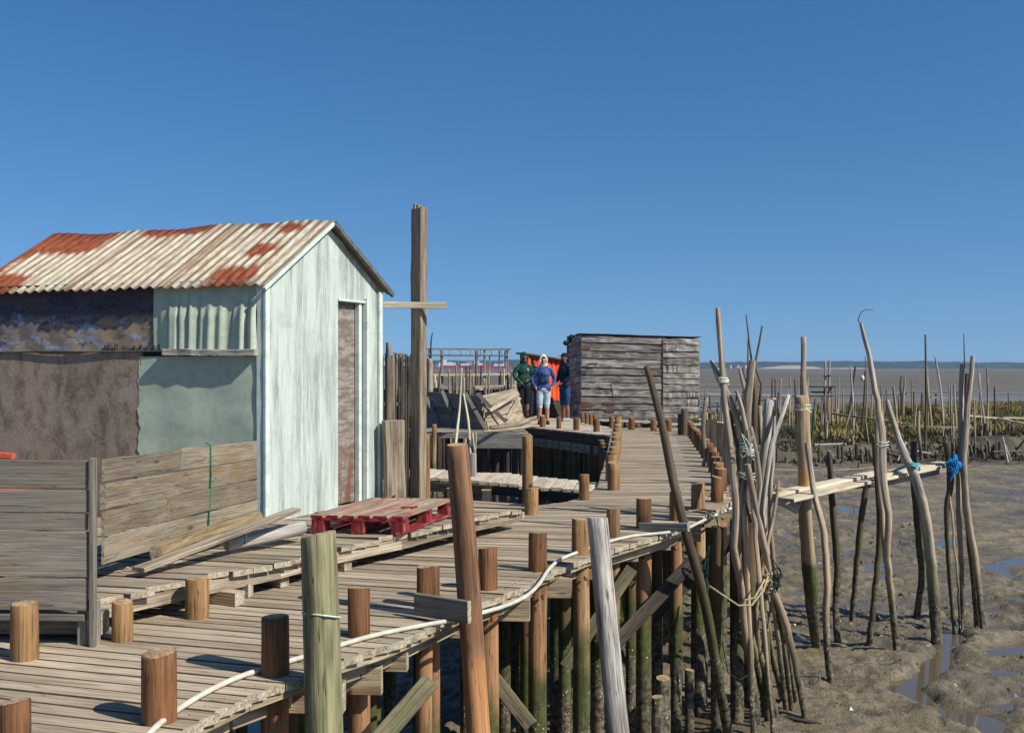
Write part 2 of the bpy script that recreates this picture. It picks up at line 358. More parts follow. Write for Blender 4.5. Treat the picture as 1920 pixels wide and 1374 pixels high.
me = bpy.data.meshes.new('mud_flat'); me.vertices.add(len(V)); me.vertices.foreach_set('co', V.ravel())
me.loops.add(Fq.size); me.loops.foreach_set('vertex_index', Fq.ravel().astype(np.int32))
me.polygons.add(len(Fq)); me.polygons.foreach_set('loop_start', (np.arange(len(Fq))*4).astype(np.int32)); me.polygons.foreach_set('use_smooth', np.ones(len(Fq), bool)); me.update(); me.validate()
t = NT('wet mud'); p, x = t.pos()
n1 = t.noise(p, .7, 5, .6); n2 = t.noise(p, 6, 6, .7); n3 = t.noise(p, 40, 5, .7)
c = t.mix(t.ramp(n1, .35, .65), srgb(112, 100, 78), srgb(148, 134, 106))
c = t.mix(t.ramp(n2, .44, .62, 0, .7), c, srgb(84, 76, 60)); c = t.mix(t.ramp(n3, .54, .68, 0, .5), c, srgb(70, 62, 48)); c = t.mix(t.ramp(t.noise(p, 90, 3), .58, .7, 0, .5), c, srgb(176, 166, 142))
c = t.mix(t.math('MULTIPLY', t.ramp(t.noise(p, 1.6, 4, .6), .52, .66), .5), c, srgb(112, 100, 60))
sp = t.ramp(t.voro(p, 17), .05, .1, 1, 0); c = t.mix(t.math('MULTIPLY', sp, t.ramp(t.noise(p, 2.2, 3), .52, .62)), c, srgb(196, 186, 160))
wet = t.ramp(t.math('ADD', x[2], t.math('MULTIPLY', n2, .05)), WL+.0, WL+.075, 1, 0)
c = t.mix(t.math('MULTIPLY', wet, .5), c, srgb(98, 84, 62))
yr = t.ramp(t.math('ADD', x[1], t.math('MULTIPLY', n1, 6)), 41.5, 44); c = t.mix(t.math('MULTIPLY', yr, .85), c, t.mix(t.ramp(t.noise(p, .9, 4), .4, .6), srgb(48, 44, 30), srgb(90, 82, 56)))
c = t.mix(t.ramp(x[1], 72, 78), c, srgb(112, 100, 84))
hh = t.math('ADD', t.math('MULTIPLY', n2, .75), t.math('MULTIPLY', n3, .35))
M['mud'] = t.done(c, t.bump(hh, 1.0, .10), t.math('SUBTRACT', t.ramp(n1, .35, .6, .32, .68), t.math('MULTIPLY', wet, .25)))
t.b.inputs['Specular IOR Level'].default_value = .4
me.materials.append(M['mud'])
go = bpy.data.objects.new('mud_flat', me); COL.objects.link(go); tag(go, kind='structure')
# small clods, shells and bits of weed strewn on the mud
rs = np.random.RandomState(11); m = MB(); N = 5200
cx = rs.uniform(1, 9.5, N); cy = 9+rs.gamma(2.2, 4.2, N)
kp = (fbm(cx*.8+3, cy*.8, 3) > .44) & (cy < 42) & (cx < cy*.52); cx, cy = cx[kp], cy[kp]; cz = mudheight(cx, cy)
for x_, y_, z_ in zip(cx, cy, cz):
    if z_ < WL+.01: continue
    r_ = .007+.02*rs.rand()**3*(1+y_*.05); k = 5
    vv = [(x_+r_*1.3*math.cos(a*1.2566+r_*99)*(1+.3*rs.randn()), y_+r_*math.sin(a*1.2566+r_*99)*(1+.3*rs.randn()), z_-.01) for a in range(k)]+[(x_+r_*.3*rs.randn(), y_+r_*.3*rs.randn(), z_+r_*(.5+.7*rs.rand()))]
    m.add(vv, [(0, 0, 0)]*6, [(a, (a+1) % k, 5) for a in range(k)], float(rs.rand()), 1 if rs.rand() < .05 else 0)
M['shell'] = None
t = NT('mud clods'); rn = t.attr('rnd', 2); cm = t.done(t.mix(rn, srgb(64, 56, 42), srgb(122, 112, 90)), None, .7)
t = NT('bleached shells'); sm_ = t.done(srgb(190, 184, 166), None, .6); del M['shell']
m.build('mud_clods', [cm, sm_], kind='stuff', label='small dark clods and pale shells strewn over the wet mud', cat='clods')
# pools of water left in the channel
t = NT('pool water'); p, x = t.pos(); t.b.inputs['Specular IOR Level'].default_value = .5
M['pool'] = t.done(srgb(92, 82, 66), t.bump(t.noise(p, 9, 2), .05, .01), .04)
m = MB(); m.quad((-30, 3, WL), (45, 3, WL), (45, 72, WL), (-30, 72, WL)); m.build('pool_water', [M['pool']], kind='structure')
t = NT('estuary water'); p, x = t.pos()
w1 = t.noise(t.vmap(p, (.012, .05, 1)), 1, 4, .6); w2 = t.noise(t.vmap(p, (.5, 1.6, 1)), 1, 4, .7)
c = t.mix(t.ramp(w1, .4, .62), srgb(98, 88, 66), srgb(114, 103, 82))
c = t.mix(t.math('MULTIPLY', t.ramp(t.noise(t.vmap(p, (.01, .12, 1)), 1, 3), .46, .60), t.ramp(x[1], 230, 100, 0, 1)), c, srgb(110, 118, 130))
t.b.inputs['Specular IOR Level'].default_value = .08
M['water'] = t.done(c, t.bump(w2, .5, .3), .5)
m = MB(); m.quad((-6000, 76, -2.16), (6000, 76, -2.16), (6000, 2600, -2.16), (-6000, 2600, -2.16)); m.build('water', [M['water']], kind='structure')

# ------------------------------------------------------------------ far shore
t = NT('far woods'); p, x = t.pos(); n = t.noise(t.vmap(p, (.05, .05, .12)), 1, 5, .7)
M['farwood'] = t.done(t.mix(t.ramp(n, .35, .65), srgb(22, 36, 32), srgb(52, 66, 48)), t.bump(n, 1, 4), .95)
M['sand'] = plain('far sand', srgb(166, 150, 126), .95, 0, .1, .02)
m = MB(); nn = 700; Y0 = 1750
V = []; Gc = []; F = []
xsA = np.linspace(-2200, 2200, nn); hA = 6+13*fbm(xsA*.004+3, xsA*0, 4)+3.5*fbm(xsA*.06, xsA*0+4, 3)-np.clip((xsA-100)*.003, -.2, 3)
for i in range(nn):
    for (dy, k) in ((0, 0), (12, .55), (40, .85), (90, 1), (200, .9), (600, .2)):
        V.append((xsA[i], Y0+dy+30*math.sin(xsA[i]*.004), -2.5+hA[i]*k)); Gc.append((0, 0, 0))
for i in range(nn-1):
    for k in range(5): F.append((i*6+k, (i+1)*6+k, (i+1)*6+k+1, i*6+k+1))
m.add(V, Gc, F, .5, 0, True); m.build('far_shore', [M['farwood']], kind='structure')
m = MB()
for (x0, x1, hh_) in ((400, 500, 6), (500, 585, 2.0), (960, 1010, 2)):
    V = []; F = []; k = 30
    for i in range(k+1):
        u = i/k; xx = x0+(x1-x0)*u; z = hh_*math.sin(math.pi*u)**.6*(.7+.5*random.random()*.6)
        V += [(xx, 1700, -2.4), (xx, 1712, -2.3+z), (xx, 1745, -2.3+z*.9)]
    for i in range(k):
        for j in range(2): F.append((i*3+j, i*3+3+j, i*3+4+j, i*3+1+j))
    m.add(V, [(0, 0, 0)]*len(V), F, .5, 0, True)
m.build('sandbank', [M['sand']], kind='structure')

# ------------------------------------------------------------------ boardwalk decks
def clip_line(poly, p, d):
    """intervals of the line p+t*d inside polygon (2D)"""
    ts = []
    n = len(poly)
    for i in range(n):
        ax, ay = poly[i]; bx, by = poly[(i+1) % n]
        ex, ey = bx-ax, by-ay; den = d[0]*ey-d[1]*ex
        if abs(den) < 1e-9: continue
        t_ = ((ax-p[0])*ey-(ay-p[1])*ex)/den; u = ((ax-p[0])*d[1]-(ay-p[1])*d[0])/den
        if 0 <= u < 1: ts.append(t_)
    ts.sort(); return [(ts[i], ts[i+1]) for i in range(0, len(ts)-1, 2)]
def decking(mb, poly, z, ang, y0, y1, w=.122, gap=.009, th=.04, jit=.012, origin=(0, 0), split=2.6, tilt=.0025):
    """planks whose direction angle varies with distance: ang(y)->radians"""
    y = y0
    while y < y1:
        a = ang(y); d = (math.cos(a), math.sin(a)); ww = w*random.uniform(.95, 1.05); ds = (math.tan(ang(y+ww))-math.tan(a))/ww; wat = lambda t: max(.03, (ww-gap)*math.cos(a)*(1+ds*d[0]*t))
        for (t0, t1) in clip_line(poly, (origin[0], y+ww/2), d):
            hi = clip_line(poly, (origin[0], y+ww*.95), d); lo = clip_line(poly, (origin[0], y+ww*.05), d); sk0 = sk1 = 0
            for (h0, h1) in hi:
                for (l0, l1) in lo:
                    if abs(h1-t1) < .35 and abs(l1-t1) < .35: sk1 = (h1-l1)/(ww*.9)*.8
                    if abs(h0-t0) < .35 and abs(l0-t0) < .35: sk0 = (h0-l0)/(ww*.9)*.8
            cuts = [t0+random.uniform(-jit, jit)]
            while t1-cuts[-1] > split*1.3: cuts.append(cuts[-1]+split*random.uniform(.8, 1.15))
            cuts.append(t1+random.uniform(-jit, jit))
            for c0, c1 in zip(cuts[:-1], cuts[1:]):
                if c1-c0 < .05: continue
                dz = random.gauss(0, tilt)
                A = (origin[0]+d[0]*(c0+.002), y+ww/2+d[1]*c0, z-th/2+dz); B = (origin[0]+d[0]*(c1-.002), y+ww/2+d[1]*c1, z-th/2+random.gauss(0, tilt))
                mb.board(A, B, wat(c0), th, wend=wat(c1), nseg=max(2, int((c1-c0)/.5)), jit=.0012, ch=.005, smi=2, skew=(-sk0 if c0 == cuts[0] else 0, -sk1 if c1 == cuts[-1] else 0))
        y += ww
EDGE = [(100, 1520), (230, 1435), (363, 1358), (476, 1303), (575, 1268), (644, 1236), (735, 1207), (799, 1180), (908, 1128), (977, 1104), (1016, 1080), (1102, 1046), (1145, 1030), (1220, 1008), (1288, 988), (1335, 960), (1372, 940)]
RWALK = [(1370, 925), (1352, 880), (1318, 836), (1302, 814), (1293, 801)]
edge = [G(*q) for q in EDGE]; rw = [G(*q) for q in RWALK]
lw = [G(*q) for q in [(1147, 800), (1146, 812), (1138, 850), (1121, 911)]]
bk = [G(*q) for q in [(1101, 929), (1064, 940), (1007, 947), (951, 951), (904, 949), (850, 947)]]
poly = [(p.x, p.y) for p in edge+rw+lw+bk]+[(-1.25, 11.2), (-2.3, 8.6), (-2.95, 6.35), (-5, 6.1), (-5, 2.2), (-2.4, 2.4)]
bw = thing('boardwalk', 'main grey plank boardwalk curving away to the old plank hut, white hose along its edge', 'boardwalk', (0, 9, 0))
m = MB(); decking(m, poly, 0, lambda y: -.30+.27*(lambda u: u*u*(3-2*u))(min(1, max(0, (y-5.5)/8))), 1.2, 26.3, tilt=.002, split=3.4)
m.build('decking', 'deck', bw)
m = MB()
for a, b in zip(edge[:-1], edge[1:]):
    k = int((b-a).length/.061); n_ = Vector((-(b-a).y, (b-a).x, 0)).normalized()
    for i in range(k):
        if a.y > 8.5: continue
        q = a.lerp(b, (i+.5)/k)+n_*(.10+random.uniform(-.01, .01)); m.log([q+Vector((0, 0, -.002)), q+Vector((0, 0, .003))], .005, n=6, amp=0, seg=1)
m.build('nail_heads', [M['metal']], bw, kind='stuff')
# thin stringer strips under the plank ends
m = MB()
for a, b in zip((edge+rw)[:-1], (edge+rw)[1:]):
    n_ = Vector((-(b-a).y, (b-a).x, 0)).normalized(); o = n_*.05+Vector((0, 0, -.062))
    m.board(a+o, b+o, .05, .036, nseg=2, jit=.001)
    o = n_*.16+Vector((0, 0, -.115)); m.board(a+o, b+o, .05, .14, nseg=2, jit=.001)
for a, b in zip((lw+bk)[:-1], (lw+bk)[1:]):
    n_ = Vector((-(b-a).y, (b-a).x, 0)).normalized(); o = n_*.10+Vector((0, 0, -.115)); m.board(a+o, b+o, .05, .14, nseg=2, jit=.001)
m.build('stringer', 'beam', bw)

# platform of the far end
far_poly = [(G(*q).x, G(*q).y) for q in [(985, 800), (1145, 817), (1147, 801), (1118, 797), (1092, 785), (952, 782)]]
fp = thing('far_platform', 'pale plank platform at the far end where the people stand beside the old hut', 'platform', (1, 27, 0))
m = MB(); decking(m, far_poly, .004, lambda y: -.02, 23, 32.0, w=.15, gap=.006, tilt=.002)
m.build('decking', 'decknew', fp)
m = MB()
a = G(985, 800); b = G(1145, 817)
m.board(a+Vector((0, .1, -.14)), b+Vector((-.05, .1, -.14)), .08, .18, nseg=6)
for i in range(13):
    q = a.lerp(b, (i+.5)/13); m.board(q+Vector((0, .02, -.34)), q+Vector((.3, 3.5, -.34)), .26, .20)
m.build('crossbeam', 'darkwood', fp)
# low side deck
lo_poly = [(G(*q, -.05).x, G(*q, -.05).y) for q in [(700, 893), (820, 896), (925, 904), (979, 910), (1082, 917), (1120, 921), (1128, 905), (977, 890), (949, 886), (882, 885), (820, 879), (700, 876)]]
lp = thing('side_walkway', 'short pale plank walkway crossing the gap behind the tall round post to the boardwalk', 'walkway', (0, 14, -.05))
m = MB()
# planks run away from the viewer here
xx = -2.3
while xx < 1.25:
    w_ = .15*random.uniform(.9, 1.1)
    for (t0, t1) in clip_line(lo_poly, (xx+w_/2, 10), (.12, 1)):
        p0 = (xx+w_/2+.12*t0, 10+t0+random.uniform(-.03, .02), -.07+random.gauss(0, .004)); p1 = (xx+w_/2+.12*t1, 10+t1+random.uniform(-.03, .03), -.07)
        m.board(p0, p1, w_-.012, .04, nseg=3)
    xx += w_
m.build('decking', 'decknew', lp)
m = MB()
P = [G(*q, -.05) for q in [(700, 895), (925, 906), (1116, 922)]]
for a, b in zip(P[:-1], P[1:]):
    m.board(a+Vector((0, .12, -.10)), b+Vector((0, .12, -.10)), .06, .12); m.board(a+Vector((0, .9, -.10)), b+Vector((0, .9, -.10)), .06, .12)
m.build('stringer', 'darkwood', lp)
for (px, d_, w_, zt) in ((845, 14.4, .10, -.14), (912, 14.2, .13, -.14), (1040, 14, .1, -.14), (790, 14.6, .12, -.14)):
    m = MB(); q = W(px, 900, d_); m.board((q.x, q.y, MUD-.2), (q.x, q.y, zt), w_, w_, up=(0, 1, 0)); m.build('leg', 'darkwood', lp)
# dim platform reaching left
dp_poly = [(-3.1, 25.3), (.4, 24.3), (.3, 26.2), (-3.1, 26.6)]
dp = thing('old_walkway', 'old low walkway running left behind the tall mast from the far platform', 'walkway', (-1.5, 25, -.02))
m = MB(); decking(m, dp_poly, -.03, lambda y: -.02, 24.2, 26.6, w=.2, tilt=.006); m.build('decking', 'deckold', dp)
m = MB(); m.board((-3.1, 25.34, -.12), (-.95, 24.72, -.12), .08, .1); m.board((-.95, 24.70, -.22), (.42, 24.3, -.20), .06, .34); m.build('fascia', 'beamgrey', dp)
for i in range(12):
    m = MB(); xx = -3+i*.29; m.log([(xx, 25.3-.3*i/12+.2, MUD-.2), (xx+random.uniform(-.05, .05), 25.3-.3*i/12+.2, -.09)], .06, n=8); m.build('leg', 'darkwood', dp)
# upright boards added to block the light under the far platforms
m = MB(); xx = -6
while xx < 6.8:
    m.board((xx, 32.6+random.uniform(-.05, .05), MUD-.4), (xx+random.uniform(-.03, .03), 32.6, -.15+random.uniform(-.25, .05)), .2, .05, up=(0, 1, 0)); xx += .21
m.build('light_blocking_boards', 'darkwood', label='dark upright boards added to block the light beneath the far platform', cat='wall')

# ------------------------------------------------------------------ bollards and piles
def pile(px, ybase, wpx, ytop, mat='bollard', label='', zb=MUD-.3, lean=(0, 0), name='wooden_bollard', group='round wooden bollards along the boardwalk', z=0, cat='bollard', n=18):
    p = G(px, ybase, z); sc = FPX/p.y; r = wpx/sc/2; zt = EYE-(ytop-687)/sc
    m = MB(); m.log([(p.x-lean[0], p.y+r-lean[1], zb), (p.x+random.uniform(-.012, .012), p.y+r, -.8), (p.x, p.y+r, 0), (p.x+lean[0]*.2, p.y+r, zt)], [r*1.08, r*1.0, r*1.0, r*.97], n=n, amp=.035, seg=.14, bev=.1)
    o = m.build(name, mat, origin=(p.x, p.y+r, zb), label=label, cat=cat, group=group)
    return p.x, p.y+r, r
RE = []   # piles on the outer edge
outer = [(12, 1440, 62, 1323, 'bollard', 'cut off brown bollard at the bottom left corner of the picture'),
 (287, 1362, 68, 1231, 'bollard', 'largest brown bollard in the foreground, with a deep split, beside the white hose'),
 (510, 1272, 52, 1161, 'bollard', 'dark brown bollard just left of the green post, white hose passing its foot'),
 (670, 1198, 43, 1106, 'bollard', 'reddish brown bollard right beside the thick green post'),
 (795, 1140, 32, 1064, 'bollard', 'dark bollard, left one of the touching pair behind the nailed grey board'),
 (810, 1122, 27, 1062, 'bollard', 'dark bollard, right one of the touching pair behind the nailed grey board'),
 (914, 1109, 37, 1030, 'bollard', 'brown bollard just right of the leaning brown post'),
 (1009, 1072, 35, 1001, 'bollard', 'brown bollard where the white hose bends up beside it'),
 (1089, 1041, 32, 975, 'bollardlight', 'light brown bollard touching the leaning silver post'),
 (1151, 1009, 27, 955, 'bollardlight', 'light brown bollard just right of the leaning silver post'),
 (1209, 992, 29, 936, 'bollard', 'thick brown bollard above the grey nailed board on the deck edge'),
 (1268, 977, 22, 921, 'bollard', 'brown bollard behind the thin dark leaning pole'),
 (1311, 954, 27, 908, 'bollardlight', 'yellow brown bollard with rope at its foot near the deck corner'),
 (1347, 942, 24, 895, 'bollard', 'reddish bollard wound with cord at the deck corner')]
for (px, yb, w, yt, mt, lb) in outer: RE.append((px, yb, pile(px, yb, w, yt, mt, lb)))
# right row of the straight walkway
for i in range(16):
    u = i/15; dd = 12.75+(24.4-12.75)*u; a = rw[0].lerp(rw[-1], 0)
    # follow the right edge
    for p0, p1 in zip(rw[:-1], rw[1:]):
        if p0.y <= dd <= p1.y: q = p0.lerp(p1, (dd-p0.y)/(p1.y-p0.y)); break
    px = 960+(q.x-.10)/dd*FPX; yb = 687+EYE*FPX/dd
    pile(px, yb, 24 if i == 0 else .155*FPX/dd, yb-.29*FPX/dd*random.uniform(.93, 1.07), 'bollardlight' if i % 3 == 1 else 'bollard', '%s bollard from the near end in the right-hand row of the straight walkway' % ORD[i+1], n=12)
for i in range(13):
    dd = 12.9+(25.2-12.9)*i/12
    for p0, p1 in zip(lw[::-1][:-1], lw[::-1][1:]):
        if p0.y <= dd <= p1.y: q = p0.lerp(p1, (dd-p0.y)/(p1.y-p0.y)); break
        else: q = lw[-1].copy()
    px = 960+(q.x+.17 if i else q.x+.16)/dd*FPX; yb = 687+EYE*FPX/dd
    pile(px, yb, .16*FPX/dd, yb-.31*FPX/dd*random.uniform(.95, 1.1), 'bollardlight', '%s bollard from the near end in the left-hand row of the straight walkway' % ORD[i+1], n=12)
far = [(1017, 801, 11, 779, 'leftmost small bollard on the front edge of the far platform, before the boy in blue'), (1048, 804, 9, 782, 'second small bollard on the front edge of the far platform'),
 (1081, 807, 12, 784, 'third small bollard on the front edge of the far platform, before the dark hut side'), (1119, 810, 12, 786, 'fourth small bollard on the front edge of the far platform'),
 (1147, 803, 9, 781, 'small bollard left of three before the old plank hut front'), (1185, 806, 12, 783, 'small bollard under the left half of the old plank hut'),
 (1226, 808, 12, 786, 'small bollard just left of the dark leaning pole before the old hut'), (1255, 809, 12, 787, 'small bollard just right of the dark leaning pole before the old hut'),
 (1092, 793, 7, 774, 'first of four little bollards at the corner of the old hut'), (1100, 795, 8, 775, 'second of four little bollards at the corner of the old hut'), (1108, 797, 8, 776, 'third of four little bollards at the corner of the old hut'), (1116, 799, 9, 778, 'last and widest of four little bollards at the corner of the old hut')]
for (px, yb, w, yt, lb) in far: pile(px, yb, w, yt, 'bollard', lb, n=10)
for (px, yb, w, yt, mt, lb, nm) in [(997, 966, 26, 916, 'bollardlight', 'short yellow brown bollard before the tall round post at the gap', 'wooden_bollard'), (1096, 938, 20, 890, 'bollardlight', 'yellow brown bollard at the right end of the side walkway', 'wooden_bollard'),
 (989, 950, 20, 817, 'bollardlight', 'tall round light brown post standing in the gap before the side walkway', 'round_post'), (1276, 815, 9, 775, 'stickdark', 'grey squared post at the far right corner of the straight walkway', 'grey_post'), (1284, 816, 13, 766, 'stickdark', 'taller grey post at the far right corner of the straight walkway', 'grey_post'),
 (886, 887, 15, 850, 'beamgrey', 'short pale post behind the side walkway next to the leaning brown post', 'round_post'), (34, 1242, 52, 1136, 'bollardlight', 'light orange bollard in front of the left fence panel', 'wooden_bollard'),
 (222, 1204, 40, 1131, 'bollardlight', 'cut pale orange bollard right behind the foot of the fence post', 'wooden_bollard'), (363, 1162, 44, 1088, 'bollardlight', 'notched brown bollard against the edge of the raised platform', 'wooden_bollard'),
 (814, 815, 9, 796, 'bollardlight', 'small orange stub on the old low walkway right of the mast', 'wooden_bollard')]:
    pile(px, yb, w, yt, mt, lb, name=nm)
# beams, inner piles and braces of the main boardwalk
for k, (px, yb, (x0, y0_, r)) in enumerate(RE[2:]):
    m = MB(); dz = random.uniform(-.01, .01)
    ext = random.uniform(.17, .27)
    m.board((x0+r+ext, y0_+r+.055, -.155+dz), (x0-2.0, y0_+r+.20, -.155+dz), .085, .15, nseg=4, jit=.002); m.build('crossbeam', 'beam', bw)
    m = MB() if k == 1 else None
    if m: m.board((x0+r+ext*.4, y0_-r-.05, -.22+dz), (x0-2.0, y0_-r+.1, -.22), .06, .15, nseg=4, jit=.002); m.build('crossbeam', 'beam', bw)
    m = MB(); m.log([(x0+.03, y0_-r-.11, -.17), (x0+.03, y0_-r-.02, -.17)], .011, n=8); m.log([(x0-.02, y0_-r-.10, -.26), (x0-.02, y0_-r-.02, -.26)], .011, n=8); m.build('bolt', [M['metal']], bw)
for row, off in enumerate((.42, .8, 1.3, 2.0)):
    for k, (px, yb, (x0, y0_, r)) in enumerate(RE[2:]):
        m = MB(); m.log([(x0-off, y0_+.1+.1*off, MUD-.3), (x0-off, y0_+.1+.1*off, -.1)], r*.9, n=10); m.build('pile', 'pile', bw)
def brace(a, b, w=.12, t=.045, mat='beam'):
    m = MB(); m.board(a, b, t, w, up=(0, 1, .2), nseg=3, jit=.002); m.build('brace', mat, bw)
m = MB(); m.board(W(700, 1400, 5.35), W(806, 1278, 5.75), .10, .05, up=(0, -1, .3)); m.build('brace', 'brace', bw)
m = MB(); m.board(W(925, 1270, 7.3), W(995, 1360, 7.2), .10, .05, up=(0, -1, .3)); m.build('brace', 'brace', bw)
m = MB(); m.board(W(1185, 1065, 9.3), W(1060, 1250, 9.1), .11, .05, up=(0, -1, .3)); m.build('brace', 'brace', bw)
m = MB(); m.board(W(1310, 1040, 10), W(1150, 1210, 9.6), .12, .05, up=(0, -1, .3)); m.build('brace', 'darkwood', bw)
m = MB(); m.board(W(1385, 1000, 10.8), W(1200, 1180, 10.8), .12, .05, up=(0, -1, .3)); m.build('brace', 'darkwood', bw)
for (px, py, d_, w) in ((1232, 1305, 9.4, 5.5), (1243, 1270, 9.9, 7), (1293, 1255, 10.2, 4.5), (1150, 1200, 10.6, 6), (1070, 1270, 9.9, 6), (1188, 1240, 11, 4.5), (1318, 1190, 11.4, 5)):
    q = W(px, py, d_); m = MB(); m.log([(q.x, q.y, MUD-.2), q], w/100, n=12, amp=.08); m.build('pile_stub', 'pile', label='weedy pile stub under the deck edge, %s of seven from the left' % ORD[sorted([1232, 1243, 1293, 1150, 1070, 1188, 1318]).index(px)+1], cat='pile', group='weedy piles in the shade under the boardwalk')
# piles of the straight walkway and of the far platform
for i in range(12):
    for xo in (.35, .9):
        dd = 13+i; q = Vector((lw[-1].x+xo+.05*i, dd, 0)); m = MB(); m.log([(q.x, q.y, MUD-.3), (q.x, q.y, -.08)], .07, n=8); m.build('pile', 'pile', bw)
for i in range(16):
    a = G(985, 800).lerp(G(1145, 817), (i+.3)/16); 
    for j in range(3):
        m = MB(); xx = a.x+random.uniform(-.08, .08)+.1*j; yy = a.y+.15+j*2.2
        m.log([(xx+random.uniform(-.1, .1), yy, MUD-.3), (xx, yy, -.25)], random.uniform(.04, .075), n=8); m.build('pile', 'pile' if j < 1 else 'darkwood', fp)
m = MB(); m.board(W(1035, 870, 26.6), W(1085, 835, 26.4), .12, .05, up=(0, -1, 0)); m.board(W(1125, 870, 26), W(1070, 832, 26), .14, .05, up=(0, -1, 0)); m.build('brace', 'pile', fp)

# ------------------------------------------------------------------ hose
HP = [(262, 1392), (300, 1355), (345, 1322), (400, 1290), (455, 1266), (500, 1252), (545, 1238), (600, 1222), (650, 1205), (700, 1191), (760, 1178), (820, 1167), (856, 1161), (905, 1148), (945, 1136), (985, 1118), (1010, 1095), (1028, 1068), (1048, 1050), (1075, 1038), (1105, 1028), (1145, 1014), (1190, 1004), (1240, 999), (1280, 993), (1320, 975), (1350, 962), (1372, 952)]
m = MB(); pts = []
for i, q in enumerate(HP):
    p = G(q[0], q[1], .02)
    pts.append(p)
m.log(pts, .0135, n=10, amp=0, seg=.06, cap=True); m.build('hose', [M['hose']], label='long white plastic hose lying along the edge of the boardwalk', cat='hose')

# ------------------------------------------------------------------ raised platform before the shed
PZ = .2
rp = thing('raised_platform', 'raised platform of old grey planks carrying the green shed, the logs and the red pallet', 'platform', (-1.5, 8, .1))
rpoly = [(G(*q, PZ).x, G(*q, PZ).y) for q in [(192, 1123), (337, 1092), (396, 1079), (532, 1052), (631, 1027), (760, 1001), (843, 981), (981, 952), (890, 943), (740, 932)]]+[(-1.3, 12.4), (-6.3, 13.2), (-6.3, 5.9)]
m = MB(); decking(m, rpoly, PZ, lambda y: -.24, 4.4, 13.5, w=.15, gap=.013, th=.035, jit=.035, tilt=.006, origin=(-2, 0), split=2.2)
m.build('decking', 'deckold', rp)
m = MB(); P = [Vector(q+(0,)) for q in rpoly[:8]]
for k, (a, b) in enumerate(zip(P[:-1], P[1:])):
    n_ = Vector((-(b-a).y, (b-a).x, 0)).normalized()
    o = n_*(.05)+Vector((0, 0, PZ-.035-.045)); m.board(a+o, b+o, .04, .085, nseg=2, jit=.002)
a, b = Vector(rpoly[7]+(0,)), Vector(rpoly[9]+(0,)); m.board(a+Vector((0, .04, PZ-.05)), b+Vector((0, .1, PZ-.05)), .05, .1); m.build('fascia', 'deckold', rp)
for (px, py, w) in ((435, 1135, .10), (520, 1100, .09), (640, 1070, .07), (905, 992, .06), (930, 985, .06), (975, 962, .07)):
    q = G(px, py); m = MB(); m.board(q+Vector((.05, .0, .045)), q+Vector((-.9, .5, .045)), .09, .085); m.build('sleeper', 'beam', rp)
m = MB(); q = G(470, 1120); m.board(q+Vector((0, 0, .05)), q+Vector((-.5, .12, .05)), .07, .09); m.build('sleeper', 'beamgrey', rp)

# ------------------------------------------------------------------ shed
C0 = Vector((-2.04, 8.81, PZ)); C1 = Vector((-1.30, 10.5, PZ)); wdir = Vector((-.955, .297, 0)); LEN = 2.98
gd = (C1-C0); GW = gd.length; gdir = gd/GW; gn = Vector((gdir.y, -gdir.x, 0)); wn_ = Vector((-.297, -.955, 0)).normalized()
ZE0, ZE1, ZR = 2.20, 2.27, 2.79
def gp(t_, z, o=0): return C0+gd*t_+gn*o+Vector((0, 0, z-PZ))
def wp(s_, z, o=0): return C0+wdir*s_+wn_*o+Vector((0, 0, z-PZ))
shed = thing('shed', 'small pale green shed with a rusty corrugated roof standing behind the board fence', 'shed', (C0.x, C0.y, PZ))
# painted materials
def painted(name, base, dark, streak, patch, bumpy=.3, amt=.6, vs=1.0):
    t = NT(name); gc = t.attr('gc', 1)
    n1 = t.noise(t.vmap(gc, (7, 1.1*vs, 7)), 1, 6, .7, .4); n2 = t.noise(t.vmap(gc, (60, 9*vs, 60)), 1, 6, .8); n3 = t.noise(gc, 3, 5, .7)
    c = t.mix(t.math('MULTIPLY', t.ramp(n1, .42, .66), amt), base, dark)
    c = t.mix(t.math('MULTIPLY', t.ramp(n2, .50, .66), .45), c, streak)
    c = t.mix(t.math('MULTIPLY', t.ramp(n3, .54, .66), .5), c, patch)
    return t.done(c, t.bump(t.math('ADD', n2, n3), bumpy, .004), .8)
M['gable'] = painted('pale mint paint', srgb(182, 192, 182), srgb(132, 140, 130), srgb(218, 226, 216), srgb(148, 160, 152), vs=.5, amt=1.0)
M['trim'] = painted('mint trim', srgb(200, 210, 198), srgb(150, 160, 150), srgb(226, 236, 226), srgb(180, 196, 186), amt=.5)
M['sheet'] = painted('grey green sheet', srgb(178, 188, 164), srgb(152, 161, 138), srgb(190, 204, 182), srgb(162, 174, 154), vs=7, bumpy=.3)
M['brownply'] = painted('brown plywood', srgb(148, 130, 112), srgb(104, 86, 72), srgb(192, 174, 158), srgb(170, 156, 144), vs=3.5, amt=.9, bumpy=.8)
t = NT('flaking paint with eave shade'); gc = t.attr('gc', 1)
n1 = t.noise(t.vmap(gc, (2.2, 5, 1)), 1, 7, .72, .8); n2 = t.noise(t.vmap(gc, (3, 7, 1), (5, 3, 0)), 1, 7, .75, .6); n3 = t.noise(gc, 30, 5, .7)
gs = t.sep(gc)
c = t.mix(t.ramp(n1, .44, .54), srgb(74, 78, 94), srgb(146, 128, 104))
c = t.mix(t.math('MULTIPLY', t.ramp(n2, .53, .58), t.ramp(gs[1], .25, .5, .95, .25)), c, srgb(142, 152, 172))
c = t.mix(t.ramp(t.noise(t.vmap(gc, (4, 3, 1), (1, 9, 0)), 1, 6, .7), .5, .6), c, srgb(116, 108, 106))
